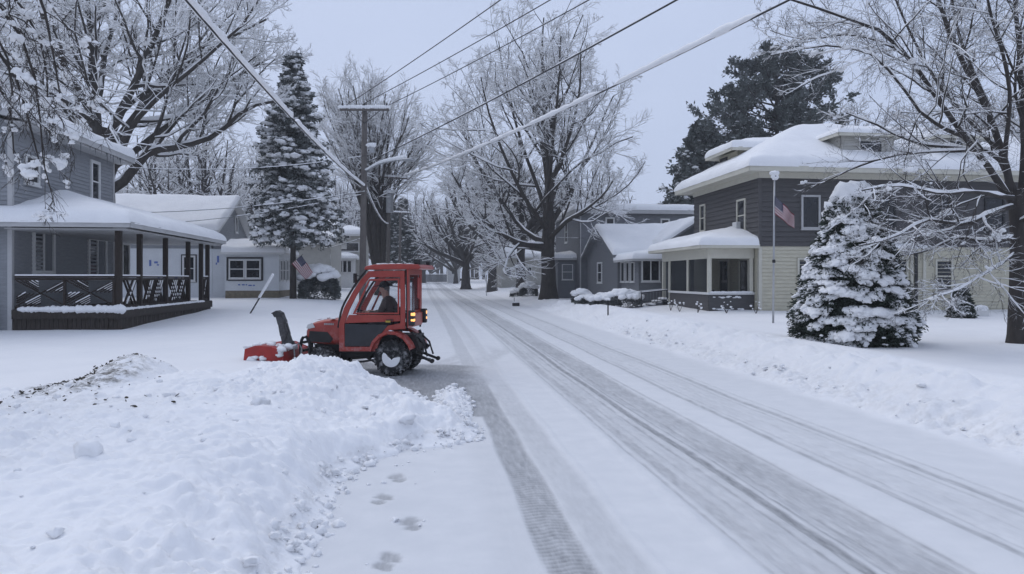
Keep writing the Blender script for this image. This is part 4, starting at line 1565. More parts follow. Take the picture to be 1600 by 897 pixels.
win_x(h1, HX, 52, 81, 365, 423, 1, tw=.10, split='v', curtain=[(.56, .98)])
win_x(h1, HX, 138, 163, 376, 432, 1, tw=.10, split='v', curtain=[(.52, .98)])
win_x(h1, HX, 190, 199, 383, 434, 1, tw=.11, split='', curtain=None)
mb = MB()
mb.box(-12.75, -12.45, 23.30, 23.55, .5, 1.15)
mb.box(-12.66, -12.54, 23.38, 23.5, 1.15, 1.9)
mb.build('meter_box', M['metal'], h1, bevel=.02)

# porch (part of the house)
PXR, PY0, PY1, DZ = -9.03, 23.6, 33.0, 1.04
pr = MB()
pr.box(HX + .03, PXR + .06, PY0 - .06, PY1 + .06, DZ - .14, DZ)
porch = pr.build('porch', M['deck'], h1, bevel=.008)
mb = MB()      # skirt of upright boards
for i in range(24):
    s = (PXR - HX) / 24
    x = HX + .05 + i * s
    mb.box(x, x + s - .012, PY0 - .02 - .006 * (i % 3), PY0 + .01, -.1, DZ - .145)
for i in range(70):
    s = (PY1 - PY0) / 70
    y = PY0 + .04 + i * s
    mb.box(PXR - .01, PXR + .02 + .006 * (i % 3), y, y + s - .012, -.1, DZ - .145)
mb.box(HX + .05, PXR + .075, PY0 - .085, PY0 - .062, DZ - .27, DZ - .02)
mb.box(PXR + .062, PXR + .085, PY0 - .06, PY1 + .05, DZ - .27, DZ - .02)
mb.build('skirt', M['deck'], porch)
posty = [PY0 + .06] + [on_x(p, 420, PXR)[0] for p in (222, 262, 297, 317, 327)]
for i, y in enumerate(posty):
    mb = MB()
    w_ = .085 if i == 0 else .075
    mb.box(PXR - w_ * 2, PXR, y - w_, y + w_, DZ if i != 4 else .1, 3.46)
    mb.build('post', M['deckpost'], porch, bevel=.012)


def railing(root, p0, p1, z0, z1, pat, sgn=1):
    """sloping-slat balustrade between two posts with snow on its ledges"""
    p0, p1 = V3((*p0, 0)), V3((*p1, 0))
    d = unit(p1 - p0)
    Ln = np.linalg.norm(p1 - p0)
    nrm = np.array([-d[1], d[0], 0])
    mb, sn = MB(), MB()
    e = np.array([0, 0, 1.0])
    P = lambda s, z: p0 + d * s + e * z
    mb.bar(P(0, z1), P(Ln, z1), .11, .05)
    mb.bar(P(0, z0 + .06), P(Ln, z0 + .06), .05, .09)
    mb.bar(P(0, z1 - .07), P(Ln, z1 - .07), .05, .07)
    sn.bar(P(0, z1 + .045), P(Ln, z1 + .045), .10, .045)
    H_ = z1 - .1 - (z0 + .1)
    zb = z0 + .1

    def slat(s0, h0, s1, h1, sk=1.0):
        if min(s0, s1) < 0.02 or max(s0, s1) > Ln - .02:
            return
        a_, b_ = P(s0, zb + h0), P(s1, zb + h1)
        mb.bar(a_, b_, .03, .06, up=nrm)
        o = np.array([0, 0, .045])
        if rng.random() < sk:
            f0 = rng.uniform(0, .35)
            sn.bar(a_ + (b_ - a_) * f0 + o, b_ + o, .035, .04, up=nrm)
    if pat == 'chevron':
        k = 2
        for c in range(k):
            a0, a1 = Ln * c / k, Ln * (c + 1) / k
            m_ = (a0 + a1) / 2
            hw = (a1 - a0) / 2
            mb.bar(P(a1 - .02, zb), P(a1 - .02, zb + H_), .07, .07, up=d)
            slat(a0 + .03, 0.02, a1 - .03, H_ - .02, 0)
            slat(a0 + .03, H_ - .02, a1 - .03, .02, 0)
            for q in (.18, .36, .54, .72):
                w_ = hw * (1 - q)
                h_ = H_ / 2 * (1 - q)
                slat(m_ - w_ * .95, H_ - .01, m_ - .05 + q * hw * .0, H_ - h_ * .95 - .0, .25)      # upper fan
                slat(m_ - w_ * .9, .01, m_ + 0, h_ * .9, .9)
                slat(m_ + hw * q * .95 + .04, H_ / 2 + .02, m_ + hw * q * .95 + w_ * .9, H_ / 2 + h_ * .9, .95)
                slat(a0 + w_ * .0 + .04, H_ / 2 - h_ * .9, a0 + w_ * .9, H_ / 2 - .01, .5)
    else:
        k = max(1, int(round(Ln / 1.0)))
        for c in range(k):
            a0, a1 = Ln * c / k, Ln * (c + 1) / k
            mb.bar(P(a1, zb), P(a1, zb + H_), .05, .05, up=d)
            n_ = 6
            for i in range(n_):
                f0 = i / n_
                slat(a0 + (a1 - a0) * f0, 0, a0 + (a1 - a0) * min(1, f0 + .5), H_ * min(1, (1 - f0) / .5), .8)
                slat(a1 - (a1 - a0) * f0, 0, a1 - (a1 - a0) * min(1, f0 + .5), H_ * min(1, (1 - f0) / .5), .6)
    r = mb.build('railing', M['deckpost'], root)
    sn.build('rail_snow', M['snow'], r, bevel=.012)


railing(porch, (HX + .12, PY0 - .01), (PXR - .17, PY0 - .01), DZ, 2.02, 'chevron')
for a_, b_ in zip(posty[:3], posty[1:4]):
    railing(porch, (PXR - .07, a_ + .08), (PXR - .07, b_ - .08), DZ, 2.02, 'lattice')
railing(porch, (PXR - .07, posty[4] + .08), (PXR - .07, posty[5] - .08), DZ, 2.02, 'lattice')
zf = zhip(-16, -8.55, 23.0, 33.6, 3.62, .29, 'rbf')
rect = (-13.6, -8.55, 23.0, 33.6)
roof(porch, rect, zf, .14, 'soffit', name='porch_roof', brk=(('x', -12.1),))
roof_snow(porch, rect, zf, .34, 'rbf', seed=8, rad=.34)
mb = MB()
mb.box(HX + .03, -8.7, 23.15, 33.5, 3.40, 3.44)
mb.build('ceiling', M['soffit'], porch)
# drift of snow along the deck edge
P, S = [], []
for i in range(46):
    t = i / 45
    P.append((HX + .3 + t * 2.85, PY0 - .07, DZ + .01))
    S.append((.10, .075 + .02 * rng.random(), .05 + .05 * rng.random() + .05 * t))
for i in range(60):
    P.append((PXR + .05, PY0 + t * 0 + 8.2 * i / 59, DZ + .0))
    S.append((.06, .12, .035 + .02 * rng.random()))
blobs('deck_snow', np.array(P), np.array(S), M['snow'], porch, sub=2, noise=.2)
# icicles under the upper eave
mb = MB()
for i in range(16):
    y = HY0 + .3 + rng.random() * 6.9
    l_ = rng.uniform(.12, .5)
    mb.tube([(-11.5, y, 6.6), (-11.5, y, 6.6 - l_ * .5), (-11.5, y, 6.6 - l_)], [.016, .011, .002], 5)
mb.build('icicle', clearmat('ice', (.9, .93, .96), .35, .1), h1, smooth=True)['kind'] = 'stuff'
h1['label'] = 'two-storey grey clapboard house with a dark-railed snowy porch at the left'

# ---- 2: white house, being re-clad, with sunroom
W0 = -12.45
h2 = house('white_house', 'white wrapped house with a steep snowy gable roof and a glazed sunroom in front', W0, 46)
mb = MB()
mb.box(-23, W0, 46, 55, .6, 3.75)
mb.build('wall', M['wrap'], h2)
mb = MB()
siding(mb, (-23, 46 - .01), (W0, 46 - .01), 3.75, 4.9, (0, -1), .14)
siding(mb, (W0 + .01, 46), (W0 + .01, 55), 3.75, 4.75, (1, 0), .14)
siding(mb, (W0 + .01, 46), (W0 + .01, 55), 4.75, 6.85, (1, 0), .14, lim=lambda z: ((z - 4.75) * 2.1, 9 - (z - 4.75) * 2.1))
mb.build('upper_wall', M['side_grey'], h2)
zf = zhip(-23.5, W0 + .45, 45.5, 55.5, 4.85, .47, 'bf')
rect = (-23.5, W0 + .45, 45.5, 55.5)
roof(h2, rect, zf, .2, 'trim', brk=(('y', 50.5),))
roof_snow(h2, rect, zf, .34, seed=13)
win_y(h2, 46, 288, 303, 402, 437, tw=.10, outer='trim_dark')
win_x(h2, W0 + .03, 367, 370, 340, 362, 1, tw=.08, split='')
mb = MB()
mb.box(W0 - .05, W0 + .06, 45.93, 45.985, 3.76, 4.8)
mb.build('corner_board', M['trim_dark'], h2)
mb = MB()
for px, py, w_, hh in ((233, 411, 3, 9), (241, 410, 5, 3), (245, 414, 3, 2), (246, 436, 3, 7), (250, 437, 2, 3), (273, 437, 4, 8), (278, 438, 3, 3), (339, 405, 3, 10), (337, 412, 2, 3)):
    xa, za = on_y(px, py, 45.985)
    s_ = 46.5 / FPX
    mb.box(xa, xa + w_ * s_, 45.985, 45.99, za - hh * s_ / 2, za + hh * s_ / 2)
mb.build('printed_mark', M['wrap_mark'], h2)
# sunroom
SX0, SX1, SY0, SY1 = -11.30, -8.3, 44.3, 48.5
mb = MB()
mb.box(-12.44, -11.56, 46.0, 48.3, .6, 3.72)
mb.build('passage', M['wrap'], h2)
mb = MB()
mb.box(-11.555, -11.305, 45.9, 48.2, .6, 3.4)
mb.build('shaded_gap_strip', M['side_dark'], h2)  # charcoal strip whose colour stands in for shade in the gap by the sunroom
mb = MB()
mb.box(SX0, SX1, SY0, SY1, 1.28, 3.42)
sr = mb.build('sunroom', M['wrap'], h2)
mb = MB()
mb.box(SX0 + .02, SX1 - .02, SY0 + .02, SY1, .3, 1.28)
mb.build('foundation', M['found'], sr)
zf = zhip(SX0 - 9, SX1 + .35, SY0 - .35, SY1 + .35, 3.50, .26, 'rbf')
rect = (SX0 - .15, SX1 + .35, SY0 - .35, SY1 + .35)
roof(sr, rect, zf, .12, 'trim', name='sunroom_roof')
roof_snow(sr, rect, zf, .33, 'rbf', seed=15)
xa, za = on_y(359.5, 433, SY0)
xb, zb = on_y(406, 407, SY0)
for c0, c1 in ((359.8, 380.5), (385.5, 405.5)):
    win_y(sr, SY0, c0, c1, 407.5, 433.5, tw=.07)
mb = MB()
for (a0, a1, z0, z1) in ((xa - .19, xa - .09, za - .2, zb + .19), (xb + .09, xb + .19, za - .2, zb + .19), (xa - .09, xb + .09, zb + .1, zb + .19), (xa - .09, xb + .09, za - .22, za - .13)):
    mb.box(a0, a1, SY0 - .05, SY0 - .002, z0, z1)
mb.build('surround', M['trim_dark'], sr)
for c0, c1 in ((437, 439.5), (441.5, 444), (447, 449.3), (451, 453.5)):
    win_x(sr, SX1, c0, c1, 408, 437, 1, tw=.05)
mb = MB()
for px, py, w_, hh in ((372, 445, 3, 2), (378, 445, 4, 2), (384, 445, 2, 2), (388, 446, 5, 2), (395, 446, 3, 2)):
    xq, zq = on_y(px, py, SY0 - .012)
    s_ = 45 / FPX
    mb.box(xq, xq + w_ * s_, SY0 - .012, SY0 - .006, zq - hh * s_ / 2, zq + hh * s_ / 2)
mb.build('printed_mark', M['wrap_mark'], sr)

# ---- 3: tan house behind the spruce
Y3 = 61.0
xa, _ = on_y(385, 380, Y3)
xb, ze = on_y(516, 379, Y3)
h3 = house('tan_house', 'tan house with a wide snowy roof half hidden behind the tall spruce', xb, Y3)
mb = MB()
siding(mb, (xa, Y3), (xb, Y3), .8, ze, (0, -1), .16)
siding(mb, (xb, Y3), (xb, Y3 + 8), .8, ze, (1, 0), .16)
siding(mb, (xb, Y3), (xb, Y3 + 8), ze, ze + 1.7, (1, 0), .16, lim=lambda z: ((z - ze) * 2.3, 8 - (z - ze) * 2.3))
mb.build('wall', M['side_tan'], h3)
zf = zhip(xa - .4, xb + .4, Y3 - .5, Y3 + 8.5, ze + .02, .42, 'bf')
rect = (xa - .4, xb + .4, Y3 - .5, Y3 + 8.5)
roof(h3, rect, zf, .2, 'trim', brk=(('y', Y3 + 4),))
roof_snow(h3, rect, zf, .36, seed=17)
win_y(h3, Y3, 434, 441, 373, 383, tw=.08, split='')
win_y(h3, Y3, 470, 484, 415, 432, tw=.08)

# ---- 4: pale house with a row of porch windows, beyond the pole
Y4 = 72.0
xa, _ = on_y(519, 380, Y4 + 1)
xb, _ = on_y(565, 380, Y4 + 1)
h4 = house('pale_house', 'pale house with dark upper windows and a small glazed porch behind the utility pole', xb, Y4)
mb = MB()
siding(mb, (xa, Y4 + 2), (xb, Y4 + 2), .8, 6.3, (0, -1), .16)
siding(mb, (xb, Y4 + 2), (xb, Y4 + 10), .8, 6.3, (1, 0), .16)
mb.build('wall', M['side_tan'], h4)
zf = zhip(xa - .4, xb + .4, Y4 + 1.5, Y4 + 10.5, 6.35, .4, 'lrbf')
rect = (xa - .4, xb + .4, Y4 + 1.5, Y4 + 10.5)
roof(h4, rect, zf, .2, 'trim')
roof_snow(h4, rect, zf, .36, seed=19)
win_y(h4, Y4 + 2, 526, 546, 362, 372, tw=.08, split='')
win_y(h4, Y4 + 2, 523, 560, 380, 392, tw=.08, split='')
xq, _ = on_y(520, 420, Y4)
xr, zt = on_y(553, 403, Y4)
mb = MB()
mb.box(xq, xr, Y4, Y4 + 2, .8, zt)
p4_ = mb.build('glazed_porch', M['trim'], h4)
zf = zhip(xq - .3, xr + .3, Y4 - .3, Y4 + 9, zt, .3, 'lrb')
rect = (xq - .3, xr + .3, Y4 - .3, Y4 + 1.95)
roof(p4_, rect, zf, .14, 'trim', name='porch_roof')
roof_snow(p4_, rect, zf, .34, 'lrb', seed=21)
for c0 in (522.5, 529.5, 536.5, 543.5):
    win_y(p4_, Y4, c0, c0 + 5, 408, 425, tw=.05, split='')

# ---- 5: cream and charcoal house, right
CX, CY0, CY1, CXE = 13.7, 29.2, 36.6, 30.0
h5 = house('cream_house', 'large hipped house, charcoal above and cream below, with a columned corner porch', CX, CY0)
mb = MB()
mb.box(CX + .03, CXE, CY0 + .03, CY1, .1, .58)
mb.build('foundation', M['block'], h5)
mb = MB()
siding(mb, (CX, CY0), (CXE, CY0), .55, 3.30, (0, -1), .15, out=.034)
siding(mb, (CX, CY1), (CX, CY0), .55, 3.30, (-1, 0), .15, out=.034)
mb.build('lower_wall', M['side_cream'], h5)
mb = MB()
siding(mb, (CX, CY0), (CXE, CY0), 3.30, 6.36, (0, -1), .2, out=.04)
siding(mb, (CX, CY1), (CX, CY0), 3.30, 6.36, (-1, 0), .2, out=.04)
siding(mb, (CXE, CY1), (CX, CY1), .5, 6.36, (0, 1), .17)
siding(mb, (CXE, CY0), (CXE, CY1), .5, 6.36, (1, 0), .17)
mb.build('upper_wall', M['side_dark'], h5)
mb = MB()
mb.box(CX - .035, CX + .10, CY0 - .035, CY0 + .10, .55, 3.28)
mb.build('corner_board', M['trim_cream'], h5)
mb = MB()
mb.box(CX - .045, CX + .09, CY0 - .045, CY0 + .09, 3.29, 6.36)
mb.build('corner_board', M['side_dark'], h5)
OV = .75
rect = (CX - OV, CXE + OV, CY0 - OV, CY1 + OV)
zf = zhip(*rect, 6.50, .55)
roof(h5, rect, zf, .2, 'trim_cream')
mb = MB()
for (x0, x1, y0, y1) in ((rect[0] + .03, rect[1], rect[2] + .03, CY0 - .05), (rect[0] + .03, CX - .05, CY0 - .05, rect[3])):
    mb.box(x0, x1, y0, y1, 6.33, 6.37)
mb.build('soffit', M['trim_cream'], h5)
mb = MB()
mb.box(CX - .06, CXE, CY0 - .07, CY0 - .047, 6.1, 6.33)
mb.box(CX - .07, CX - .047, CY0 - .07, CY1, 6.1, 6.33)
mb.build('frieze', M['trim_cream'], h5)
roof_snow(h5, rect, zf, .36, seed=23, rad=.26)
WS = dict(trim='trim_cream', tw=.08)
win_x(h5, CX - .01, 1096, 1102, 322, 360, -1, **WS)
fw = win_x(h5, CX - .01, 1154, 1165, 314, 360, -1, **WS)
yq, zq = on_x(1157, 354, CX)
mb = MB()
mb.box(CX - .24, CX - .03, yq - .10, yq + .32, zq - .12, zq + .2)
ac = mb.build('air_conditioner', M['trim'], h5, bevel=.02)
win_y(h5, CY0 - .01, 1254, 1278, 308, 355, tw=.08, split='', trim='soffit')
win_y(h5, CY0 - .01, 1372, 1396, 312, 352, tw=.08, trim='trim_dark')
win_y(h5, CY0 - .01, 1452, 1482, 312, 360, tw=.08, trim='trim_dark')
win_y(h5, CY0 - .01, 1540, 1566, 312, 360, tw=.08, trim='trim_dark')
win_y(h5, CY0, 1248, 1272, 406, 452, **WS)
win_y(h5, CY0, 1397, 1415, 406, 448, **WS)
win_y(h5, CY0, 1463, 1485, 408, 456, **WS)
mb = MB()
xq, _ = on_y(1428, 430, CY0)
mb.box(xq, xq + .12, CY0 - .09, CY0 - .025, .6, 3.2)
mb.build('downspout', M['trim_dark'], h5)
for p_ in (1421, 1441):
    mb = MB()
    xq, _ = on_y(p_, 430, CY0)
    mb.box(xq, xq + .13, CY0 - .07, CY0 - .022, .6, 3.25)
    mb.build('pilaster', M['trim_cream'], h5)
# low snow-covered ledge over the ground floor
xq, zq = on_y(1290, 386, CY0 - .3)
xr, _ = on_y(1446, 386, CY0 - .3)
rect = (xq, xr, CY0 - .42, CY0 - .035)
zf = zhip(xq, xr, CY0 - .42, CY0 + 2, 3.24, .2, 'b')
cn = roof(h5, rect, zf, .10, 'trim_cream', name='canopy')
roof_snow(cn, rect, zf, .16, 'lrb', seed=25, rad=.15)


def dormer(root, front, lo, hi, z0, z1, side, wpx, deep=3.0, mat='side_cream', slope=.3):
    """hipped dormer; side 'x' faces the street, 'y' faces the camera"""
    mb = MB()
    if side == 'x':
        siding(mb, (front, hi), (front, lo), z0, z1, (-1, 0), .12)
        siding(mb, (front, lo), (front + deep, lo), z0, z1, (0, -1), .12)
        siding(mb, (front + deep, hi), (front, hi), z0, z1, (0, 1), .12)
        rect = (front - .5, front + deep, lo - .5, hi + .5)
        zf = zhip(rect[0], rect[1] + 9, rect[2], rect[3], z1 + .05, slope, 'lbf')
        tp = 'lbf'
    else:
        siding(mb, (lo, front), (hi, front), z0, z1, (0, -1), .12)
        siding(mb, (lo, front + deep), (lo, front), z0, z1, (-1, 0), .12)
        siding(mb, (hi, front), (hi, front + deep), z0, z1, (1, 0), .12)
        rect = (lo - .3, hi + .3, front - .35, front + deep)
        zf = zhip(rect[0], rect[1], rect[2], rect[3] + 9, z1 + .05, slope, 'lrb')
        tp = 'lrb'
    d = mb.build('dormer', M[mat], root)
    roof(d, rect, zf, .14, 'trim_cream', name='dormer_roof')
    roof_snow(d, rect, zf, .34 if side == 'x' else .20, tp, seed=27)
    return d


dm = dormer(h5, 14.45, 33.0, 35.2, 6.7, 7.93, 'x', None, 2.6)
win_x(dm, 14.45, 1127.5, 1136.5, 249, 268, -1, tw=.06, trim='trim_dark', split='')
x0_, _ = on_y(1314, 235, 29.45)
x1_, _ = on_y(1396, 235, 29.45)
dm = dormer(h5, 29.45, x0_, x1_, 6.9, 8.02, 'y', None, 2.6, 'side_tan', slope=.18)
win_y(dm, 29.45, 1343, 1376, 221, 243, tw=.07, trim='side_tan', split='')
x0_, _ = on_y(1462, 235, 29.5)
x1_, _ = on_y(1530, 235, 29.5)
dm = dormer(h5, 29.45, x0_, x1_, 6.9, 8.02, 'y', None, 2.6, 'side_tan', slope=.18)
win_y(dm, 29.45, 1478, 1502, 221, 243, tw=.07, trim='side_tan', split='')
# porch
QX0, QY0, QY1 = 11.7, 29.62, 35.6
ph = MB()
ph.box(QX0 + .06, CX - .03, QY0 + .06, QY1 - .06, .2, .95)
q5 = ph.build('porch', M['block'], h5)
mb = MB()
siding(mb, (QX0, QY0), (CX - .04, QY0), .15, 1.30, (0, -1), .15, out=.02)
siding(mb, (QX0, QY1 - 1.0), (QX0, QY0), .15, 1.30, (-1, 0), .15, out=.02)
mb.build('half_wall', M['side_dark'], q5)
mb = MB()
mb.box(QX0 - .07, CX - .04, QY0 - .07, QY0 + .09, 1.30, 1.40)
mb.box(QX0 - .07, QX0 + .09, QY0 + .092, QY1 - 1.0, 1.30, 1.40)
mb.build('rail_cap', M['trim'], q5, bevel=.01)
mb = MB()
mb.box(QX0 - .03, CX - .04, QY0 - .03, QY0 + .12, 2.80, 3.22)
mb.box(QX0 - .03, QX0 + .12, QY0 + .122, QY1, 2.80, 3.22)
mb.build('beam', M['trim_cream'], q5, bevel=.008)
for (x, y) in ((QX0 + .04, QY0 + .04), (QX0 + .04, QY0 + 2.45), (QX0 + .04, QY1 - 1.05), (QX0 + .04, QY1 - .08), (CX - .16, QY0 + .04)):
    mb = MB()
    mb.box(x - .075, x + .075, y - .075, y + .075, 1.38 if y < QY1 - 1.2 else .6, 2.805)
    mb.build('column', M['trim_cream'], q5, bevel=.008)
mb = MB()
mb.box(QX0 + .03, QX0 + .036, QY0 + .12, QY0 + 2.37, 1.40, 2.80)
mb.box(QX0 + .03, QX0 + .036, QY0 + 2.53, QY1 - 1.13, 1.40, 2.80)
mb.build('screen', M['screen'], q5)
rect = (QX0 - .55, CX - .035, QY0 - .5, QY1 + .5)
zf = zhip(rect[0], CX + 9, rect[2], rect[3], 3.36, .27, 'lbf')
roof(q5, rect, zf, .13, 'trim_cream', name='porch_roof')
roof_snow(q5, rect, zf, .32, 'lbf', seed=29)
mb = MB()
mb.box(QX0 - .5, CX - .04, QY0 - .45, QY1 + .4, 3.22, 3.235)
mb.build('ceiling', M['trim_cream'], q5)
win_x(h5, CX - .005, 1126, 1139, 408, 470, -1, trim='trim_cream', tw=.08, split='', name='door')
win_x(h5, CX - .005, 1157.5, 1170, 407, 455, -1, trim='trim_cream', tw=.09, split='')
mb = MB()
mb.ball((QX0 + .4, QY0 + .5, 1.15), .25, .22, .32, 10, 7, .3)
mb.box(QX0 + .2, QX0 + .6, QY0 + .25, QY0 + .7, .95, 1.05)
mb.build('planter', M['trim_dark'], q5, smooth=True)
P, S = [], []
for i in range(40):
    t = i / 39
    P.append((QX0 + .1 + t * 1.75, QY0 - .03, 1.40))
    S.append((.07, .07, .025 + .03 * rng.random()))
for i in range(26):
    P.append((QX0 + .2 + rng.random() * 1.3, QY0 - .025, .7 + .5 * (rng.random() > .5) + rng.normal(0, .02)))
    S.append((.06 + .05 * rng.random(), .025, .018 + .02 * rng.random()))
blobs('rail_snow', np.array(P), np.array(S), M['snow'], q5, sub=2, noise=.25)

# ---- 6: slate grey house with the gabled wing
GX0, GY = 10.45, 49.4
h6 = house('slate_house', 'slate grey house with a flat snowy roof and a gabled front wing', 10.9, 41.5)
_, ze6 = on_y(1000, 331, GY)
mb = MB()
siding(mb, (GX0, GY), (18.6, GY), .7, ze6, (0, -1), .16)
siding(mb, (GX0, GY + 9), (GX0, GY), .7, ze6, (-1, 0), .16)
siding(mb, (18.6, GY), (18.6, GY + 9), .7, ze6, (1, 0), .16)
siding(mb, (18.6, GY + 9), (GX0, GY + 9), .7, ze6, (0, 1), .16)
mb.build('wall', M['side_blue'], h6)
rect = (GX0 - .4, 19.0, GY - .4, GY + 9.4)
zf = zhip(*rect, ze6 + .12, .06)
roof(h6, rect, zf, .26, 'soffit')
roof_snow(h6, rect, zf, .42, seed=33, rad=.4)
mb = MB()
mb.tube([(GX0 + .05, GY - .07, .8), (GX0 + .05, GY - .07, ze6)], .045, 8)
mb.build('downspout', M['soffit'], h6)
win_y(h6, GY, 948, 958, 342, 351, tw=.10, split='')
win_y(h6, GY, 1034, 1044, 344, 352, tw=.10, split='')
for z_ in (2.2, 4.7):
    window(h6, (GX0, GY + 4.5, z_), (0, 1), (-1, 0), .8, 1.4)
# wing with the street-facing gable
WX, WY0, WY1 = 10.9, 41.1, 49.0
zw0, zr6 = 3.45, 5.15
mb = MB()
siding(mb, (WX, WY1), (WX, WY0), .6, zw0, (-1, 0), .16)
siding(mb, (WX, WY1), (WX, WY0), zw0, zr6, (-1, 0), .16, lim=lambda z: ((z - zw0) * 2.32, 7.9 - (z - zw0) * 2.32))
siding(mb, (WX, WY0), (21, WY0), .6, zw0, (0, -1), .16)
mb.build('wing_wall', M['side_blue'], h6)
rect = (WX - .35, 21, WY0 - .4, WY1 + .2)
yr = (WY0 + WY1) / 2
zf = lambda x, y: zr6 + .05 - .43 * np.abs(y - yr)
wr = roof(h6, rect, zf, .16, 'side_blue', name='wing_roof', brk=(('y', yr),))
roof_snow(h6, rect, zf, .30, 'lbf', seed=35)
mb = MB()
wwx = win_x(h6, WX, 935, 941, 412, 440, -1, tw=.09)
# cross gable facing the camera at the right of the wing
xg0, zg0 = on_y(1040, 378, 40.6)
xg1, zg1 = on_y(1093, 343, 40.6)
mb = MB()
siding(mb, (xg0, 40.6), (xg1 + 3.5, 40.6), 3.0, zg0, (0, -1), .16)
siding(mb, (xg0, 40.6), (xg1 + 3.5, 40.6), zg0, zg1, (0, -1), .16, lim=lambda z: ((z - zg0) * (xg1 - xg0) / (zg1 - zg0), 2 * (xg1 - xg0) - (z - zg0) * (xg1 - xg0) / (zg1 - zg0)))
cg = mb.build('cross_gable', M['side_blue'], h6)
sl = (zg1 - zg0) / (xg1 - xg0)
rect = (xg0 - .4, 2 * xg1 - xg0 + .4, 40.15, 46.5)
zf = lambda x, y: zg1 + .1 - sl * np.abs(x - xg1) + 0 * y
roof(cg, rect, zf, .14, 'side_blue', name='gable_roof', brk=(('x', xg1),))
roof_snow(cg, rect, zf, .30, 'lrb', seed=37)
win_y(cg, 40.6, 1087, 1092, 362, 373, tw=.06, split='')
# front room with the picture window
FX, FY = 11.1, 37.6
mb = MB()
siding(mb, (FX, FY), (17, FY), .5, 3.0, (0, -1), .15)
siding(mb, (FX, WY0), (FX, FY), .5, 3.0, (-1, 0), .15)
fr = mb.build('front_room', M['side_blue'], h6)
rect = (FX - .45, 17, FY - .45, WY0 - .1)
zf = zhip(FX - .45, 30, FY - .45, 60, 3.02, .17, 'lb')
roof(fr, rect, zf, .13, 'soffit', name='front_roof')
roof_snow(fr, rect, zf, .32, 'lb', seed=39)
win_y(fr, FY, 1004, 1029, 408, 438, tw=.07, split='v')
for c0, c1 in ((971.5, 976.5), (979.5, 984), (987, 992)):
    win_x(fr, FX, c0, c1, 411, 439, -1, tw=.05, split='')
# little side porch at its left
SYP = 50.5
xq, zq = on_y(869, 404, SYP)
mb = MB()
siding(mb, (xq + .1, SYP), (GX0 - .03, SYP), .6, zq, (0, -1), .14)
siding(mb, (xq + .1, SYP + 4), (xq + .1, SYP), .6, zq, (-1, 0), .14)
sp_ = mb.build('side_porch', M['side_blue'], h6)
rect = (xq - .2, GX0 - .03, SYP - .3, SYP + 4.2)
zf = zhip(xq - .2, GX0 + 9, SYP - .3, SYP + 4.2, zq + .05, .12, 'lbf')
roof(sp_, rect, zf, .14, 'soffit', name='porch_roof')
roof_snow(sp_, rect, zf, .36, 'lbf', seed=43)
win_y(sp_, SYP, 879, 894, 414, 436, tw=.05, split='h', trim='trim', curtain=[(0, 1)])

# ---- far buildings
YF = 88.0
xa, _ = on_y(783, 420, YF)
xb, zt = on_y(848, 401, YF)
h7 = house('tan_house', 'distant tan house seen between the dark trunks right of the road', xa, YF)
mb = MB()
siding(mb, (xa, YF), (xb, YF), .9, zt, (0, -1), .2)
siding(mb, (xa, YF + 8), (xa, YF), .9, zt, (-1, 0), .2)
mb.build('wall', M['side_tan'], h7)
rect = (xa - .5, xb + .5, YF - .5, YF + 8.5)
zf = zhip(*rect, zt, .4, 'bf')
roof(h7, rect, zf, .2, 'trim')
roof_snow(h7, rect, zf, .4, seed=45)
for c0 in (792, 806, 824):
    win_y(h7, YF, c0, c0 + 6, 418, 430, tw=.06)
YF = 152.0
xa, _ = on_y(700, 420, YF)
xb, zt = on_y(719, 414, YF)
h8 = house('white_house', 'tiny white house at the far end of the street', xa, YF)
mb = MB()
siding(mb, (xa, YF), (xb, YF), 1.0, zt, (0, -1), .25)
siding(mb, (xa, YF + 7), (xa, YF), 1.0, zt, (-1, 0), .25)
mb.build('wall', M['trim'], h8)
rect = (xa - .4, xb + .4, YF - .4, YF + 7.4)
zf = zhip(*rect, zt, .3)
roof(h8, rect, zf, .2, 'trim')
roof_snow(h8, rect, zf, .45, seed=47)
win_y(h8, YF, 706, 711, 421, 428, tw=.08, split='')
# dark board fence closing the end of the street
YF = 175.0
xa, z0 = on_y(640, 437, YF)
xb, z1 = on_y(702, 429, YF)
fe = thing('board_fence', 'long dark board fence across the far end of the street', 'fence', (xa, YF, z0))
mb = MB()
n_ = 60
for i in range(n_):
    w_ = (xb - xa) / n_
    mb.box(xa + i * w_, xa + (i + .93) * w_, YF, YF + .04, z0 - .8, z1 + .02 * (i % 3))
mb.build('boards', M['block'], fe)
mb = MB()
mb.box(xa, xb, YF - .02, YF + .1, z1 + .04, z1 + .18)
mb.build('snow_cap', M['snow'], fe)
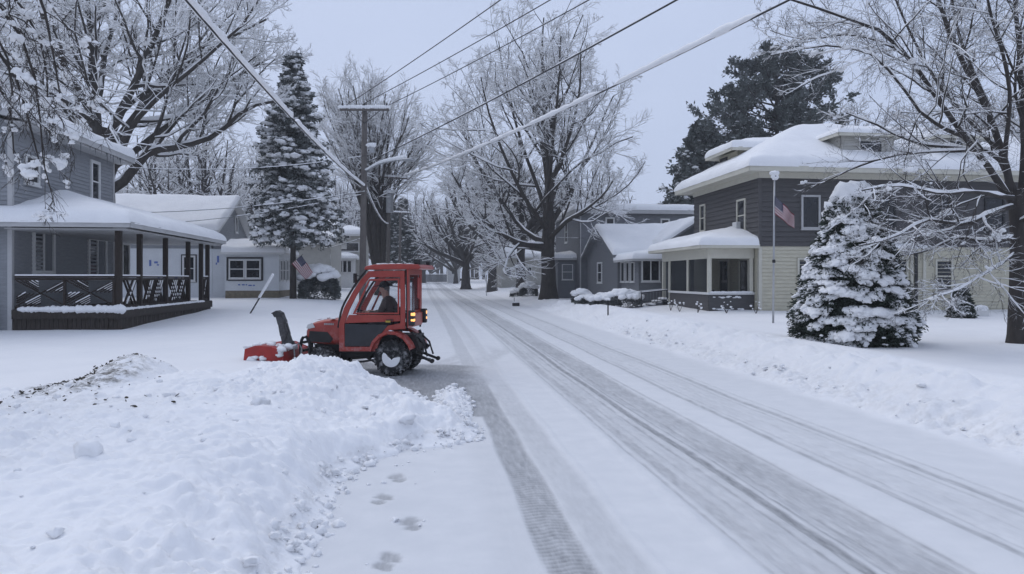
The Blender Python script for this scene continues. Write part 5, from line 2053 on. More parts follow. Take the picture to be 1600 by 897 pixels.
# ------------------------------------------------------------------ utility poles and wires
def pole(label, px_top, py_top, depth, px_base, r0, r1, arm=None, extras=()):
    top = at(px_top, py_top, depth)
    base = at(px_base, 440, depth)
    base[2] = gz(base[0], base[1]) - .1
    t = thing('utility_pole', label, 'utility pole', base)
    mb = MB()
    mb.tube([base, base + (top - base) * .5, top], [r0, (r0 + r1) / 2, r1], 14)
    mb.build('post', M['pole'], t, smooth=True)
    if arm:
        a0, a1 = at(arm[0], arm[1], depth - .1), at(arm[2], arm[3], depth - .25)
        mb = MB()
        mb.bar(a0, a1, .11, .13)
        ca = mb.build('crossarm', M['pole'], t, bevel=.01)
        n_ = 26
        s = np.linspace(0, 1, n_)[:, None]
        P = a0 + (a1 - a0) * s + [0, 0, .10]
        blobs('snow_cap', P, np.stack([np.full(n_, .085), np.full(n_, .085), .09 + .03 * rng.random(n_)], -1), M['snow'], ca, sub=2, noise=.15)
        for f in (.05, .5, .95):
            mb = MB()
            p = a0 + (a1 - a0) * f + [0, 0, .06]
            mb.lathe(p, (0, 0, 1), [(0, .02), (.08, .02), (.09, .05), (.13, .06), (.16, .04), (.2, .05), (.24, .02)], 10)
            mb.build('insulator', M['iron'], ca, smooth=True)
        mb = MB()
        for f in (.18, .82):
            mb.bar(a0 + (a1 - a0) * f - [0, 0, .05], (a0 + a1) / 2 - [0, 0, .65], .03, .03)
        mb.build('brace', M['iron'], t)
    return t, top, base


p1, top1, base1 = pole('nearest tall wooden utility pole with a snow-topped crossarm behind the tractor', 570, 163, 35, 566, .165, .125, (531, 171, 608, 171))
c = at(581, 243, 34.8)
mb = MB()
mb.box(c[0] - .12, c[0] + .12, c[1] - .1, c[1] + .1, c[2] + .1, c[2] + .42)
bx = mb.build('equipment_box', M['metal'], p1, bevel=.02)
blobs('snow_cap', np.array([c + [0, 0, .47]]), np.array([[.2, .16, .13]]), M['snow'], bx, sub=3)
# bracket arm of the street lamp
mb = MB()
arm = [at(573, 268, 34.9), at(590, 258, 34.4), at(612, 252, 33.8), at(633, 249, 33.2)]
mb.tube(resample(arm, 12), .035, 8)
am = mb.build('lamp_arm', M['metal'], p1, smooth=True)
q = resample(arm, 24) + [0, 0, .09]
blobs('snow_cap', q, np.stack([np.full(24, .09), np.full(24, .09), np.linspace(.05, .11, 24)], -1), M['snow'], am, sub=2, noise=.2)
mb = MB()
e = at(638, 250, 33.0)
mb.ball(e, .30, .14, .08, 14, 8)
mb.build('lamp_head', M['metal'], p1, smooth=True)

p2, top2, base2 = pole('farther wooden utility pole with a grey transformer and a short snowy crossarm', 609, 262, 55.5, 605, .165, .125, (590, 276, 637, 279))
mb = MB()
c = at(609, 333, 55.1)
mb.lathe(c + [.0, -.1, 0], (0, 0, 1), [(0, .2), (.03, .27), (1.35, .27), (1.4, .29), (1.45, .2)], 18)
tr = mb.build('transformer', M['metal'], p2, smooth=True)
blobs('snow_cap', np.array([c + [0, -.1, 1.55]]), np.array([[.33, .33, .16]]), M['snow'], tr, sub=3)
p3, top3, base3 = pole('thin distant utility pole in line behind the other two', 626, 322, 82, 624, .16, .12, (615, 332, 638, 333))


def wire(name, label, p0, p1, sag=.3, r=.012, snow=.0, cover=.9, seed=0, group=None, n=90, lumps=False):
    p0, p1 = V3(p0), V3(p1)
    s = np.linspace(0, 1, n)
    P = p0 + (p1 - p0) * s[:, None]
    P[:, 2] -= sag * 4 * s * (1 - s)
    t = thing(name, label, 'wire', p0, group=group)
    v, f = tubes(P[None], np.full((1, n), r), 6)
    mesh_np('strand', v, f, M['wire'], t)
    if snow:
        g = np.random.default_rng(seed)
        K = n * 3
        s = np.linspace(0, 1, K)
        P = p0 + (p1 - p0) * s[:, None]
        P[:, 2] -= sag * 4 * s * (1 - s)
        q = n2(s * 23 + seed * 3.7, s * 0, seed)
        rad = snow * np.clip((q + cover - .35) / .2, 0, 1) * (1 + .45 * n2(s * 70, s * 0 + 1, seed) + .3 * n2(s * 190, s * 0 + 2, seed))
        P[:, 2] += r * .5 + rad * .6
        Rr = np.maximum(rad, .0)
        v, f = tubes(P[None], Rr[None], 8)
        mesh_np('snow_sleeve', v, f, M['snow'], t)
    return t


def ext(a, b, t):
    return V3(a) + (V3(b) - V3(a)) * t


GW = 'power lines from the crossarm over the street'
wire('power_line', 'power line from the left end of the nearest crossarm', at(540, 165, 35), ext(at(540, 165, 35), at(752, 0, 22.8), 3.4), .5, .016, group=GW)
wire('power_line', 'power line from the middle of the nearest crossarm', at(570, 161, 35), ext(at(570, 161, 35), at(822, 0, 22.6), 3.3), .5, .016, group=GW)
wire('power_line', 'power line from the right end of the nearest crossarm', at(604, 166, 35), ext(at(604, 166, 35), at(880, 0, 22.4), 3.3), .5, .016, group=GW)
wire('power_line', 'fourth dark wire sloping from the pole across the crown of the tallest maple', at(577, 252, 34.8), ext(at(577, 252, 34.8), at(1026, -6, 17.5), 1.9), .35, .022, .02, .55, 2)
wire('cable', 'cable wrapped in thick snow crossing in front of the tallest maple', at(622, 277, 55), ext(at(622, 277, 55), at(1170, -2, 14.3), 1.33), .55, .02, .075, .62, 4)
wire('cable', 'thick snow-coated cable falling from the upper left to the nearest pole', ext(at(570, 292, 34.8), at(318, -6, 12.1), 1.45), at(570, 292, 34.8), .45, .026, .072, .74, 5)
wire('cable', 'snowy cable running on from the nearest pole to the farther pole', at(572, 293, 35), at(606, 350, 55), .4, .02, .05, .8, 6)
GS = 'thin service wires to the left houses'
wire('service_wire', 'thin service wire across the white house roof, the upper one', at(570, 299, 34.8), at(165, 333, 33), .25, .012, .02, .55, 7, GS)
wire('service_wire', 'thin service wire across the white house roof, the lower one', at(570, 303, 34.8), at(205, 352, 36), .25, .012, .02, .5, 8, GS)
wire('service_wire', 'thin snowy wire level with the eave of the porch house', at(572, 243, 34.9), at(200, 262, 30.5), .3, .010, .018, .7, 9, GS)
wire('service_wire', 'thin wire running low past the white house gable to the pole', at(566, 372, 34.9), at(500, 388, 61), .1, .012, .022, .7, 10, GS)
GL = 'wires between the two farther poles'
for i, (a_, b_) in enumerate((((592, 274), (616, 331)), ((636, 277), (637, 332)))):
    wire('power_line', ['wire from the left tip of the farther crossarm to the distant pole', 'wire from the right tip of the farther crossarm to the distant pole'][i], at(*a_, 55.3), at(*b_, 82), .5, .014, group=GL)
for i, (a_, b_) in enumerate((((540, 165), (592, 274)), ((604, 166), (636, 277)))):
    wire('power_line', ['wire joining the left tips of the two nearest crossarms', 'wire joining the right tips of the two nearest crossarms'][i], at(*a_, 35), at(*b_, 55.3), .6, .012)
wire('service_wire', 'thin wire sloping down right from the farther pole toward the slate house', at(612, 300, 55), at(912, 372, 49.6), .9, .012, .018, .6, 11)

# ------------------------------------------------------------------ the tractor
red = pmat('orange_red_paint', (0.30, 0.021, 0.011), 0.40, .10, 4, spec=.5, coat=.2, col2=(.35, .036, .022))
def salted(m, top=1.05, amount=.75):
    """dried road salt and blown snow on the lower panels"""
    t = m.node_tree
    b = t.nodes['Principled BSDF']
    src = b.inputs['Base Color'].links[0].from_socket
    tc = t.nodes.new('ShaderNodeTexCoord')
    sx = t.nodes.new('ShaderNodeSeparateXYZ')
    t.links.new(tc.outputs['Object'], sx.inputs[0])
    mr = t.nodes.new('ShaderNodeMapRange')
    mr.inputs[1].default_value, mr.inputs[2].default_value = top, .35
    t.links.new(sx.outputs[2], mr.inputs[0])
    nz = t.nodes.new('ShaderNodeTexNoise')
    nz.inputs['Scale'].default_value, nz.inputs['Detail'].default_value, nz.inputs['Roughness'].default_value = 9, 8, .75
    t.links.new(tc.outputs['Object'], nz.inputs['Vector'])
    rp = t.nodes.new('ShaderNodeValToRGB')
    rp.color_ramp.elements[0].position, rp.color_ramp.elements[1].position = .48, .68
    t.links.new(nz.outputs['Fac'], rp.inputs[0])
    mu = t.nodes.new('ShaderNodeMath')
    mu.operation = 'MULTIPLY'
    t.links.new(mr.outputs[0], mu.inputs[0])
    t.links.new(rp.outputs[0], mu.inputs[1])
    m2 = t.nodes.new('ShaderNodeMath')
    m2.operation = 'MULTIPLY'
    m2.inputs[1].default_value = amount
    t.links.new(mu.outputs[0], m2.inputs[0])
    mx = t.nodes.new('ShaderNodeMix')
    mx.data_type = 'RGBA'
    t.links.new(m2.outputs[0], mx.inputs[0])
    t.links.new(src, mx.inputs[6])
    mx.inputs[7].default_value = (.55, .55, .56, 1)
    t.links.new(mx.outputs[2], b.inputs['Base Color'])


salted(red, 1.0, .5)
redd = pmat('blower_red_paint', (0.33, 0.016, 0.012), 0.45, .18, 5, spec=.5)
tyre = pmat('tyre_rubber', (0.014, 0.014, 0.015), 0.85, .3, 12, .004, 40)
salted(tyre, .8, .7)
rimm = pmat('wheel_rim', (0.30, 0.02, 0.014), 0.5, .2, 8)
vinyl = clearmat('clear_vinyl', (.97, .98, .99), .05, .08)
smoke = pmat('smoked_panel', (0.02, 0.024, 0.032), 0.12, .3, 3)
amber = emitmat('amber_light', (1.0, 0.42, 0.12), 1.5)
lens = pmat('clear_lens', (.55, .55, .55), .15, .05)

cpt = at(613, 588, 14.95)
TR = R(166)
fwd = np.array([math.cos(TR), math.sin(TR), 0])
lft = np.array([-math.sin(TR), math.cos(TR), 0])
org = cpt - lft * .50
org[2] = float(zroad(org[1])) - .01
tt = thing('tractor', 'compact red cab tractor with amber lights and a front snow blower', 'tractor', org, TR, local=True)


def loc(px, py, y=.55):
    """pixel -> local (x, z) on the vertical plane at local y"""
    d = ray(px, py)
    n_ = lft
    o = np.array([0, 0, EYE]) - (org + lft * y)
    t = -o.dot(n_) / d.dot(n_)
    p = np.array([0, 0, EYE]) + d * t - org
    return p.dot(fwd), p[2]


def side(pts, y):
    out = []
    for p in pts:
        x, z = loc(p[0], p[1], .55)
        out.append(np.array([x, y, z]))
    return out


def wheel(name, x, y, r, w, rim_r, s, snowy=True):
    """tyre with lugs as the wheel, rim and hub as sub-parts; s = outward side"""
    mb = MB()
    c = V3((x, y, r))
    prof = [(-w / 2, rim_r), (-w / 2, r * .86), (-w * .42, r * .95), (-w * .25, r * .975), (w * .25, r * .975), (w * .42, r * .95), (w / 2, r * .86), (w / 2, rim_r)]
    mb.lathe(c, (0, 1, 0), prof, 40)
    n_ = 22
    for k in range(n_):
        a = 2 * math.pi * k / n_
        for sg in (-1, 1):
            a2 = a + (.5 if sg > 0 else 0) * 2 * math.pi / n_
            p0 = c + V3((math.cos(a2) * r * .97, sg * w * .44, math.sin(a2) * r * .97))
            a3 = a2 + .22
            p1 = c + V3((math.cos(a3) * r * .985, sg * w * .03, math.sin(a3) * r * .985))
            mb.bar(p0, p1, .035, .045, up=(math.cos(a2), 0, math.sin(a2)))
    wh = mb.build(name, tyre, tt)
    m2 = MB()
    m2.lathe(c + V3((0, s * w * .30, 0)), (0, s, 0), [(0, rim_r * 1.01), (.03, rim_r * .98), (.0, rim_r * .80), (-.03, rim_r * .35), (.03, rim_r * .30), (.05, rim_r * .12)], 28)
    m2.build('rim', rimm, wh, smooth=False)
    if snowy:
        # snow packed in the lower half of the rim
        poly = []
        for k in range(19):
            a = math.pi + math.pi * k / 18
            poly.append((math.cos(a) * rim_r * .94, math.sin(a) * rim_r * .94))
        top = [(rim_r * .92, .30 * rim_r), (rim_r * .78, .55 * rim_r), (rim_r * .52, .42 * rim_r), (rim_r * .30, .12 * rim_r), (rim_r * .08, -.02 * rim_r), (-rim_r * .05, -.20 * rim_r), (-rim_r * .22, -.02 * rim_r), (-rim_r * .52, .06 * rim_r), (-rim_r * .90, .12 * rim_r)]
        poly += top
        m3 = MB()
        m3.prism([c + V3((px_, s * (w * .30 + .004), pz_)) for px_, pz_ in poly], (0, s * .055, 0))
        m3.build('rim_snow', M['snow'], wh, bevel=.012)
    return wh


wheel('wheel', 0, .46, .355, .27, .20, 1)
wheel('wheel', 0, -.46, .355, .27, .20, -1)
wheel('front_wheel', 1.46, .44, .27, .19, .14, 1)
wheel('front_wheel', 1.46, -.44, .27, .19, .14, -1)
# chassis
mb = MB()
mb.box(-.42, 1.75, -.17, .17, .30, .58)
mb.box(-.45, .35, -.32, .32, .42, .80)
mb.lathe((0, -.42, .355), (0, 1, 0), [(0, .07), (.84, .07)], 12)
mb.lathe((1.46, -.42, .27), (0, 1, 0), [(0, .05), (.84, .05)], 12)
mb.box(.28, 1.05, -.52, .52, .44, .49)
mb.build('chassis', M['black'], tt, bevel=.012)
# mid linkage and step
mb = MB()
for y in (.46, -.46):
    mb.tube([(1.15, y, .22), (.62, y, .26), (.33, y, .31)], .022, 8)
    mb.tube([(.85, y, .42), (.55, y, .34), (.36, y, .24)], .018, 8)
    mb.bar((1.15, y, .22), (1.15, y * .6, .40), .04, .04)
    mb.bar((.5, y, .28), (.42, y * .5, .46), .03, .03)
mb.build('linkage', M['black'], tt, smooth=False)
# bonnet: cross-sections along x
secs = [(1.06, .34, .56, 1.135), (1.25, .335, .56, 1.13), (1.5, .325, .57, 1.105), (1.71, .31, .58, 1.06), (1.84, .29, .60, 1.00), (1.90, .25, .64, .90), (1.91, .22, .66, .80)]
mb = MB()
n_ = 16
vs = []
for (x, hw, zb, zt_) in secs:
    cz, hz = (zb + zt_) / 2, (zt_ - zb) / 2
    for k in range(n_):
        a = 2 * math.pi * (k + .5) / n_
        ca, sa = math.cos(a), math.sin(a)
        e_ = .38
        vs.append((x, hw * abs(ca) ** e_ * np.sign(ca), cz + hz * abs(sa) ** e_ * np.sign(sa)))
fs = []
for i in range(len(secs) - 1):
    for k in range(n_):
        fs.append((i * n_ + k, i * n_ + (k + 1) % n_, (i + 1) * n_ + (k + 1) % n_, (i + 1) * n_ + k))
fs += [tuple(range(n_))[::-1], tuple(range((len(secs) - 1) * n_, len(secs) * n_))]
mb.add(vs, fs)
bon = mb.build('bonnet', red, tt, smooth=True)
bon.modifiers.new('sub', 'SUBSURF').levels = 1
bon.modifiers['sub'].render_levels = 2
mb = MB()
for s in (1, -1):
    mb.prism([V3((x, s * .333, z)) for x, z in ((1.30, .70), (1.36, .62), (1.78, .64), (1.82, .72), (1.80, .86), (1.42, .84))], (0, s * .006, 0))
mb.box(1.895, 1.918, -.20, .20, .66, .86)
for i in range(5):
    z = .665 + .035 * i
    mb.box(1.916, 1.925, -.19, .19, z, z + .012)
mb.build('grille', M['black'], bon)
for s in (1, -1):
    mb = MB()
    mb.prism([V3((x, s * .305, z)) for x, z in ((1.69, .93), (1.83, .90), (1.88, .92), (1.85, .99), (1.75, 1.03))], (0, s * .022, 0))
    mb.build('headlight', lens, bon, bevel=.01)
mb = MB()      # raised letters, too small to read at this distance
for i, wd in enumerate((.028, .024, .024, .028, .022, .024)):
    mb.box(1.49 - i * .036 - wd, 1.49 - i * .036, .334, .338, .985, 1.022)
mb.build('badge', M['metal'], bon)
# cab
outer = [(530, 549), (529.5, 506), (537, 482), (550, 458), (563, 438), (576, 423.5), (604, 423), (632, 423), (633, 470), (633, 514), (608, 516), (594, 530), (588, 549)]
mid = [(538.5, 542), (538, 507), (546, 484), (557, 462), (568, 445), (578, 433.5), (604, 433), (625, 433), (625.5, 470), (625.5, 505), (606, 509), (594, 523), (583, 542)]
A_ = .555
for s in (1, -1):
    mb = MB()
    mb.ring(side(outer, A_ * s), side(mid, A_ * s), (0, -.035 * s, 0))
    sill0 = side([(545, 492), (625, 492.5), (625, 502), (539, 505)], A_ * s)
    mb.prism([p + V3((0, .002 * s, 0)) for p in sill0], (0, -.037 * s, 0))
    # inner frame of the upper window
    up = side([(551, 491), (577, 436), (624.5, 435), (624, 491)], A_ * s - .004 * s)
    upi = side([(556, 488.5), (578.5, 439), (621.5, 438), (621.5, 488.5)], A_ * s - .004 * s)
    mb.ring(up, upi, (0, .014 * s, 0))
    d = mb.build('door', red, tt, bevel=.006)
    mb = MB()
    mb.prism(side([(547, 491), (577, 435), (624.5, 434), (624.5, 492)], A_ * s - .018 * s), (0, -.004 * s, 0))
    mb.build('door_window', vinyl, d)
    mb = MB()
    mb.prism(side([(538.5, 541), (538.5, 506), (606, 508), (594, 522), (583, 541)], A_ * s - .014 * s), (0, -.006 * s, 0))
    mb.build('lower_panel', smoke, d)
    mb = MB()
    mb.bar(side([(615, 500)], A_ * s + .02 * s)[0], side([(604, 500)], A_ * s + .02 * s)[0], .025, .02)
    mb.build('handle', M['black'], d)
    # black seal along the screen pillar and behind the door
    mb = MB()
    pil = side([(528, 512), (534, 482), (547, 457), (560, 437), (573, 421)], A_ * s - .02 * s)
    mb.tube(resample(pil, 14), .022, 8)
    mb.build('pillar', M['black'], tt, smooth=True)
    mb = MB()
    mb.tube(side([(634.5, 421), (635.5, 470), (635.5, 516)], A_ * s - .02 * s), .02, 8)
    mb.build('pillar', M['black'], tt, smooth=True)
xr_, zt_ = loc(633, 421)
xf_, _ = loc(574, 421)
# roof
mb = MB()
zr = zt_ + .015
nseg = 12
rp = [(xf_ + .06, zr - .02), (xf_ + .03, zr + .05), (xf_ - .15, zr + .085), (xr_ + .1, zr + .10), (xr_ - .28, zr + .085), (xr_ - .33, zr + .02), (xr_ - .30, zr - .01)]
mb.prism([V3((x, -.60, z)) for x, z in rp], (0, 1.20, 0))
rf = mb.build('cab_roof', red, tt, bevel=.03, seg=3)
mb = MB()
mb.box(xr_ - .30, xr_ - .16, .34, .52, zr + .09, zr + .19)
mb.box(xr_ - .28, xr_ - .19, -.5, -.36, zr + .09, zr + .17)
mb.build('work_light', M['black'], rf, bevel=.02)
P = np.array([(xf_ - .1 - .09 * i, rng.uniform(-.4, .4), zr + .10) for i in range(9)])
blobs('roof_snow', P, np.stack([np.full(9, .07), np.full(9, .12), np.full(9, .018)], -1), M['snow'], rf, sub=2)
# rear wall: red frame round a clear curtain, lamps below
xb_ = xr_ - .03
mb = MB()
yz = lambda pts: [V3((xb_ - .16 * max(0, min(1, (z - 1.15) / 1.0)) * 0, y, z)) for y, z in pts]
mb.ring(yz([(-.55, .95), (.55, .95), (.55, zr), (-.55, zr)]), yz([(-.40, 1.28), (.40, 1.28), (.43, zr - .12), (-.43, zr - .12)]), (-.035, 0, 0))
rw = mb.build('rear_wall', red, tt, bevel=.008)
mb = MB()
mb.prism(yz([(-.41, 1.27), (.41, 1.27), (.44, zr - .11), (-.44, zr - .11)]), (-.008, 0, 0))
mb.build('rear_window', clearmat('rear_vinyl', (.9, .92, .95), .16, .15), rw)
mb = MB()
mb.prism([V3((xb_ - .04, y, z)) for y, z in ((-.12, 1.55), (-.30, 1.50), (-.32, zr - .2), (-.16, zr - .16))], (-.01, 0, 0))
mb.build('red_flap', redd, rw)
for s in (1, -1):
    mb = MB()
    # mudguard arched over the wheel
    arc = [V3((.46 * math.cos(a), 0, .40 + .50 * math.sin(a))) for a in np.radians([12, 35, 58, 82, 105, 128, 150, 163])]
    inn = [V3((.41 * math.cos(a), 0, .38 + .45 * math.sin(a))) for a in np.radians([12, 35, 58, 82, 105, 128, 150, 163])]
    y0 = .36 * s
    for i in range(len(arc) - 1):
        quad = [arc[i], arc[i + 1], inn[i + 1], inn[i]]
        mb.prism([p + V3((0, y0, 0)) for p in quad], (0, .30 * s, 0))
    fd = mb.build('mudguard', red, tt, bevel=.01)
    mb = MB()
    mb.box(xb_ - .15, xb_ - .04, s * .50 - .07, s * .50 + .07, 1.00, 1.30)
    lc = mb.build('tail_light', M['iron'], tt, bevel=.015)
    mb = MB()
    mb.box(xb_ - .155, xb_ - .085, s * .50 - .04, s * .50 + (.072 if s > 0 else .04), 1.19, 1.26)
    mb.build('amber_lens', amber, lc, bevel=.012)
    mb = MB()
    mb.box(xb_ - .155, xb_ - .085, s * .50 - .04, s * .50 + (.072 if s > 0 else .04), 1.08, 1.135)
    mb.build('amber_lens', amber, lc, bevel=.012)
mb = MB()
mb.box(xb_ - .10, xb_ - .03, -.36, .36, .98, 1.24)
mb.build('rear_panel', red, tt, bevel=.02)
# windscreen between the pillars
mb = MB()
w1 = side([(530, 506), (550, 457), (575, 423)], .52)
for a_, b_ in zip(w1[:-1], w1[1:]):
    q_ = [a_, b_, b_ * V3((1, -1, 1)), a_ * V3((1, -1, 1))]
    mb.prism(q_, (-.004, 0, -.002))
mb.build('windscreen', vinyl, tt)
mb = MB()
mb.box(.98, 1.075, -.50, .50, .5, 1.09)
mb.build('bulkhead', red, tt, bevel=.015)
# three-point linkage at the back
mb = MB()
for s in (1, -1):
    mb.bar((-.36, .22 * s, .42), (-.74, .27 * s, .27), .05, .05)
    mb.tube([(-.40, .20 * s, .80), (-.58, .24 * s, .62), (-.66, .25 * s, .36)], .022, 8)
    mb.lathe((-.76, .27 * s - .03, .27), (0, 1, 0), [(0, .045), (.06, .045)], 12)
    mb.bar((-.35, .3 * s, .86), (-.52, .3 * s, .46), .05, .05)
mb.bar((-.40, 0, .70), (-.64, 0, .54), .05, .05)
mb.bar((-.36, 0, .30), (-.66, 0, .28), .07, .03)
mb.tube([(-.42, -.3, .5), (-.5, 0, .42), (-.42, .3, .5)], .03, 8)
mb.build('hitch', M['black'], tt)
# wiper, mirrors, door strut and stickers
mb = MB()
mb.tube(side([(541, 476), (556, 452)], .30), .008, 6)
mb.bar(side([(556, 452)], .30)[0], side([(564, 441)], .22)[0], .012, .012)
mb.build('wiper', M['black'], tt)
for s in (1, -1):
    mb = MB()
    p_ = side([(566, 432)], .60 * s)[0]
    mb.tube([p_, p_ + V3((.10, .10 * s, .02))], .010, 6)
    mb.box(p_[0] + .07, p_[0] + .11, min(p_[1] + .06 * s, p_[1] + .18 * s), max(p_[1] + .06 * s, p_[1] + .18 * s), p_[2] - .13, p_[2] + .06)
    mb.build('mirror', M['black'], tt, bevel=.012)
mb = MB()
mb.box(.02, .12, .5625, .5645, 1.06, 1.10)
mb.build('sticker', pmat('yellow_sticker', (.5, .36, .05), .5, .1, 10), tt)
# seat, column, wheel inside
mb = MB()
mb.box(-.02, .46, -.24, .24, .80, .90)
mb.box(-.08, .05, -.24, .24, .88, 1.36)
mb.build('seat', M['black'], tt, bevel=.04, seg=3)
mb = MB()
mb.tube([(.98, 0, .85), (.86, 0, 1.10), (.78, 0, 1.20)], .035, 10)
cl_ = mb.build('steering_column', M['black'], tt)
mb = MB()
ax = unit((-.55, 0, .83))
a_ = unit(np.cross(ax, (0, 1, 0)))
ring = [V3((.78, 0, 1.21)) + .17 * (math.cos(t) * a_ + math.sin(t) * V3((0, 1, 0))) for t in np.linspace(0, 2 * math.pi, 25)]
mb.tube(ring, .014, 8)
mb.bar(ring[0], ring[12], .02, .015)
mb.bar(ring[6], ring[18], .02, .015)
mb.build('steering_wheel', M['black'], cl_)
mb = MB()
mb.box(.80, 1.0, -.3, .3, .85, 1.12)
mb.build('dashboard', M['black'], tt, bevel=.03)

# snow blower
P = np.array([(rng.uniform(1.1, 1.7), rng.uniform(-.2, .3), 1.12 - .06 * rng.random()) for _ in range(10)] + [(.2 * math.cos(a), .58, .40 + .49 * math.sin(a)) for a in (1.2, 1.5, 1.8)])
blobs('stuck_snow', P, np.stack([rng.uniform(.03, .08, len(P)), rng.uniform(.03, .07, len(P)), rng.uniform(.008, .02, len(P))], -1), M['snow'], bon, sub=2, noise=.4)
bl = MB()
X0, X1 = 2.26, 3.02
prof = [(X1 + .02, .50), (X1 - .20, .57), (X1 - .5, .56), (X0, .44), (X0 - .03, .22), (X0 + .08, .06), (X0 + .22, .02)]
prin = [(X1 + .02, .485), (X1 - .20, .55), (X1 - .5, .535), (X0 + .03, .43), (X0, .22), (X0 + .10, .08), (X0 + .22, .04)]
for i in range(len(prof) - 1):
    q_ = [prof[i], prof[i + 1], prin[i + 1], prin[i]]
    bl.prism([V3((x, -.64, z)) for x, z in q_], (0, 1.28, 0))
for s in (1, -1):
    pl = [(X1 + .08, .10), (X1 + .03, .50), (X1 - .20, .575), (X1 - .5, .565), (X0 - .02, .45), (X0 - .04, .20), (X0 + .05, .02), (X1 - .1, .02)]
    bl.prism([V3((x, s * .64, z)) for x, z in pl], (0, .018 * s, 0))
bw = bl.build('snow_blower', redd, tt, bevel=.006)
mb = MB()
ts = np.linspace(0, 4 * math.pi, 60)
for sgn in (1, -1):
    hel = [V3((X1 - .27 + .21 * math.cos(t), sgn * (.06 + .56 * t / (4 * math.pi)), .27 + .21 * math.sin(t))) for t in ts]
    hin = [V3((X1 - .27 + .12 * math.cos(t), sgn * (.06 + .56 * t / (4 * math.pi)), .27 + .12 * math.sin(t))) for t in ts]
    for i in range(59):
        mb.add([hel[i], hel[i + 1], hin[i + 1], hin[i]], [(0, 1, 2, 3)])
mb.lathe((X1 - .27, -.63, .27), (0, 1, 0), [(0, .03), (1.26, .03)], 10)
mb.build('auger', redd, bw)
# chute: three-sided trough leaning forward with a hinged cap
mb = MB()
path = [V3((2.36, .10, .52)), V3((2.43, .10, .75)), V3((2.49, .10, 1.0)), V3((2.55, .10, 1.16))]
mb.lathe((2.36, .10, .50), (.1, 0, 1), [(0, .17), (.06, .17), (.06, .14), (.12, .13)], 20)
for i in range(3):
    a_, b_ = path[i], path[i + 1]
    t_ = unit(b_ - a_)
    fw = unit(np.cross((0, 1, 0), t_))
    w_ = .115 - .012 * i
    for sy in (1, -1):
        mb.prism([a_ + V3((0, sy * w_, 0)) - fw * .07, a_ + V3((0, sy * w_, 0)) + fw * .07, b_ + V3((0, sy * (w_ - .012), 0)) + fw * .06, b_ + V3((0, sy * (w_ - .012), 0)) - fw * .06], (0, .012 * sy, 0))
    mb.prism([a_ - fw * .07 + V3((0, -w_, 0)), a_ - fw * .07 + V3((0, w_, 0)), b_ - fw * .06 + V3((0, w_ - .012, 0)), b_ - fw * .06 + V3((0, -w_ + .012, 0))], -fw * .012)
ch = mb.build('chute', pmat('scuffed_chute_steel', (.055, .055, .058), .5, .5, 14), bw, bevel=.004)
mb = MB()
for i in range(4):
    f0 = .16 + .2 * i
    a_ = path[0] + (path[3] - path[0]) * f0
    b_ = path[0] + (path[3] - path[0]) * (f0 + .12)
    mb.bar(a_ + V3((.0, .118 - .03 * f0, 0)), b_ + V3((.0, .116 - .03 * f0, 0)), .05, .006, up=(0, 1, 0))
mb.build('slot', M['metal'], ch)
mb = MB()
c_ = path[-1]
cap_ = [c_ + V3((-.08, 0, -.02)), c_ + V3((-.05, 0, .06)), c_ + V3((.04, 0, .11)), c_ + V3((.14, 0, .06)), c_ + V3((.16, 0, .04)), c_ + V3((.04, 0, .085)), c_ + V3((-.045, 0, .05)), c_ + V3((-.08, 0, -.02))]
mb.prism([p + V3((0, -.10, 0)) for p in cap_], (0, .20, 0))
mb.prism([c_ + V3(q_) + V3((0, .10, 0)) for q_ in ((-.10, 0, -.02), (-.06, 0, .07), (.04, 0, .11), (.13, 0, .06), (.08, 0, -.03))], (0, .01, 0))
mb.tube([(2.40, .23, .62), (2.30, .24, .85), (2.40, .22, 1.08)], .012, 6)
mb.build('deflector', M['iron'], bw, bevel=.004)
# mount between blower and front axle
mb = MB()
for s in (1, -1):
    mb.bar((2.2, .22 * s, .25), (1.70, .20 * s, .34), .06, .09)
    mb.tube([(2.10, .36 * s, .12), (2.12, .37 * s, .48), (2.02, .37 * s, .62), (1.96, .36 * s, .50), (2.0, .36 * s, .15)], .018, 8)
mb.lathe((1.98, -.2, .30), (0, 1, 0), [(0, .06), (.4, .06)], 12)
mb.build('blower_mount', M['metal'], bw)
mb = MB()
gd = [(1.98, .18), (2.0, .60), (1.96, .72), (1.90, .74), (1.84, .66), (1.82, .20)]
for s in (1, -1):
    mb.tube(resample([V3((x, .30 * s, z)) for x, z in gd], 18), .032, 8)
for z in (.28, .45, .62):
    mb.bar((1.95, -.30, z), (1.95, .30, z), .04, .05)
mb.box(1.80, 1.96, -.28, .28, .14, .34)
mb.build('front_guard', M['black'], tt)
P = np.array([(2.36 + rng.normal(0, .06), .30 + rng.normal(0, .13), .55 - abs(rng.normal(0, .05))) for _ in range(12)] + [(2.28, .655, .44), (2.30, .66, .38), (2.26, .66, .5), (2.85, .5, .56), (2.75, .1, .58), (2.6, .4, .57), (2.9, .2, .53)] + [(3.02 + .05 * rng.random(), rng.uniform(-.6, .62), .47 + .06 * rng.random()) for _ in range(16)] + [(rng.uniform(2.6, 3.0), .668, rng.uniform(.12, .4)) for _ in range(9)])
blobs('caught_snow', P, np.stack([rng.uniform(.05, .11, len(P)), rng.uniform(.04, .10, len(P)), rng.uniform(.03, .07, len(P))], -1), M['snow'], bw, sub=2, noise=.3)

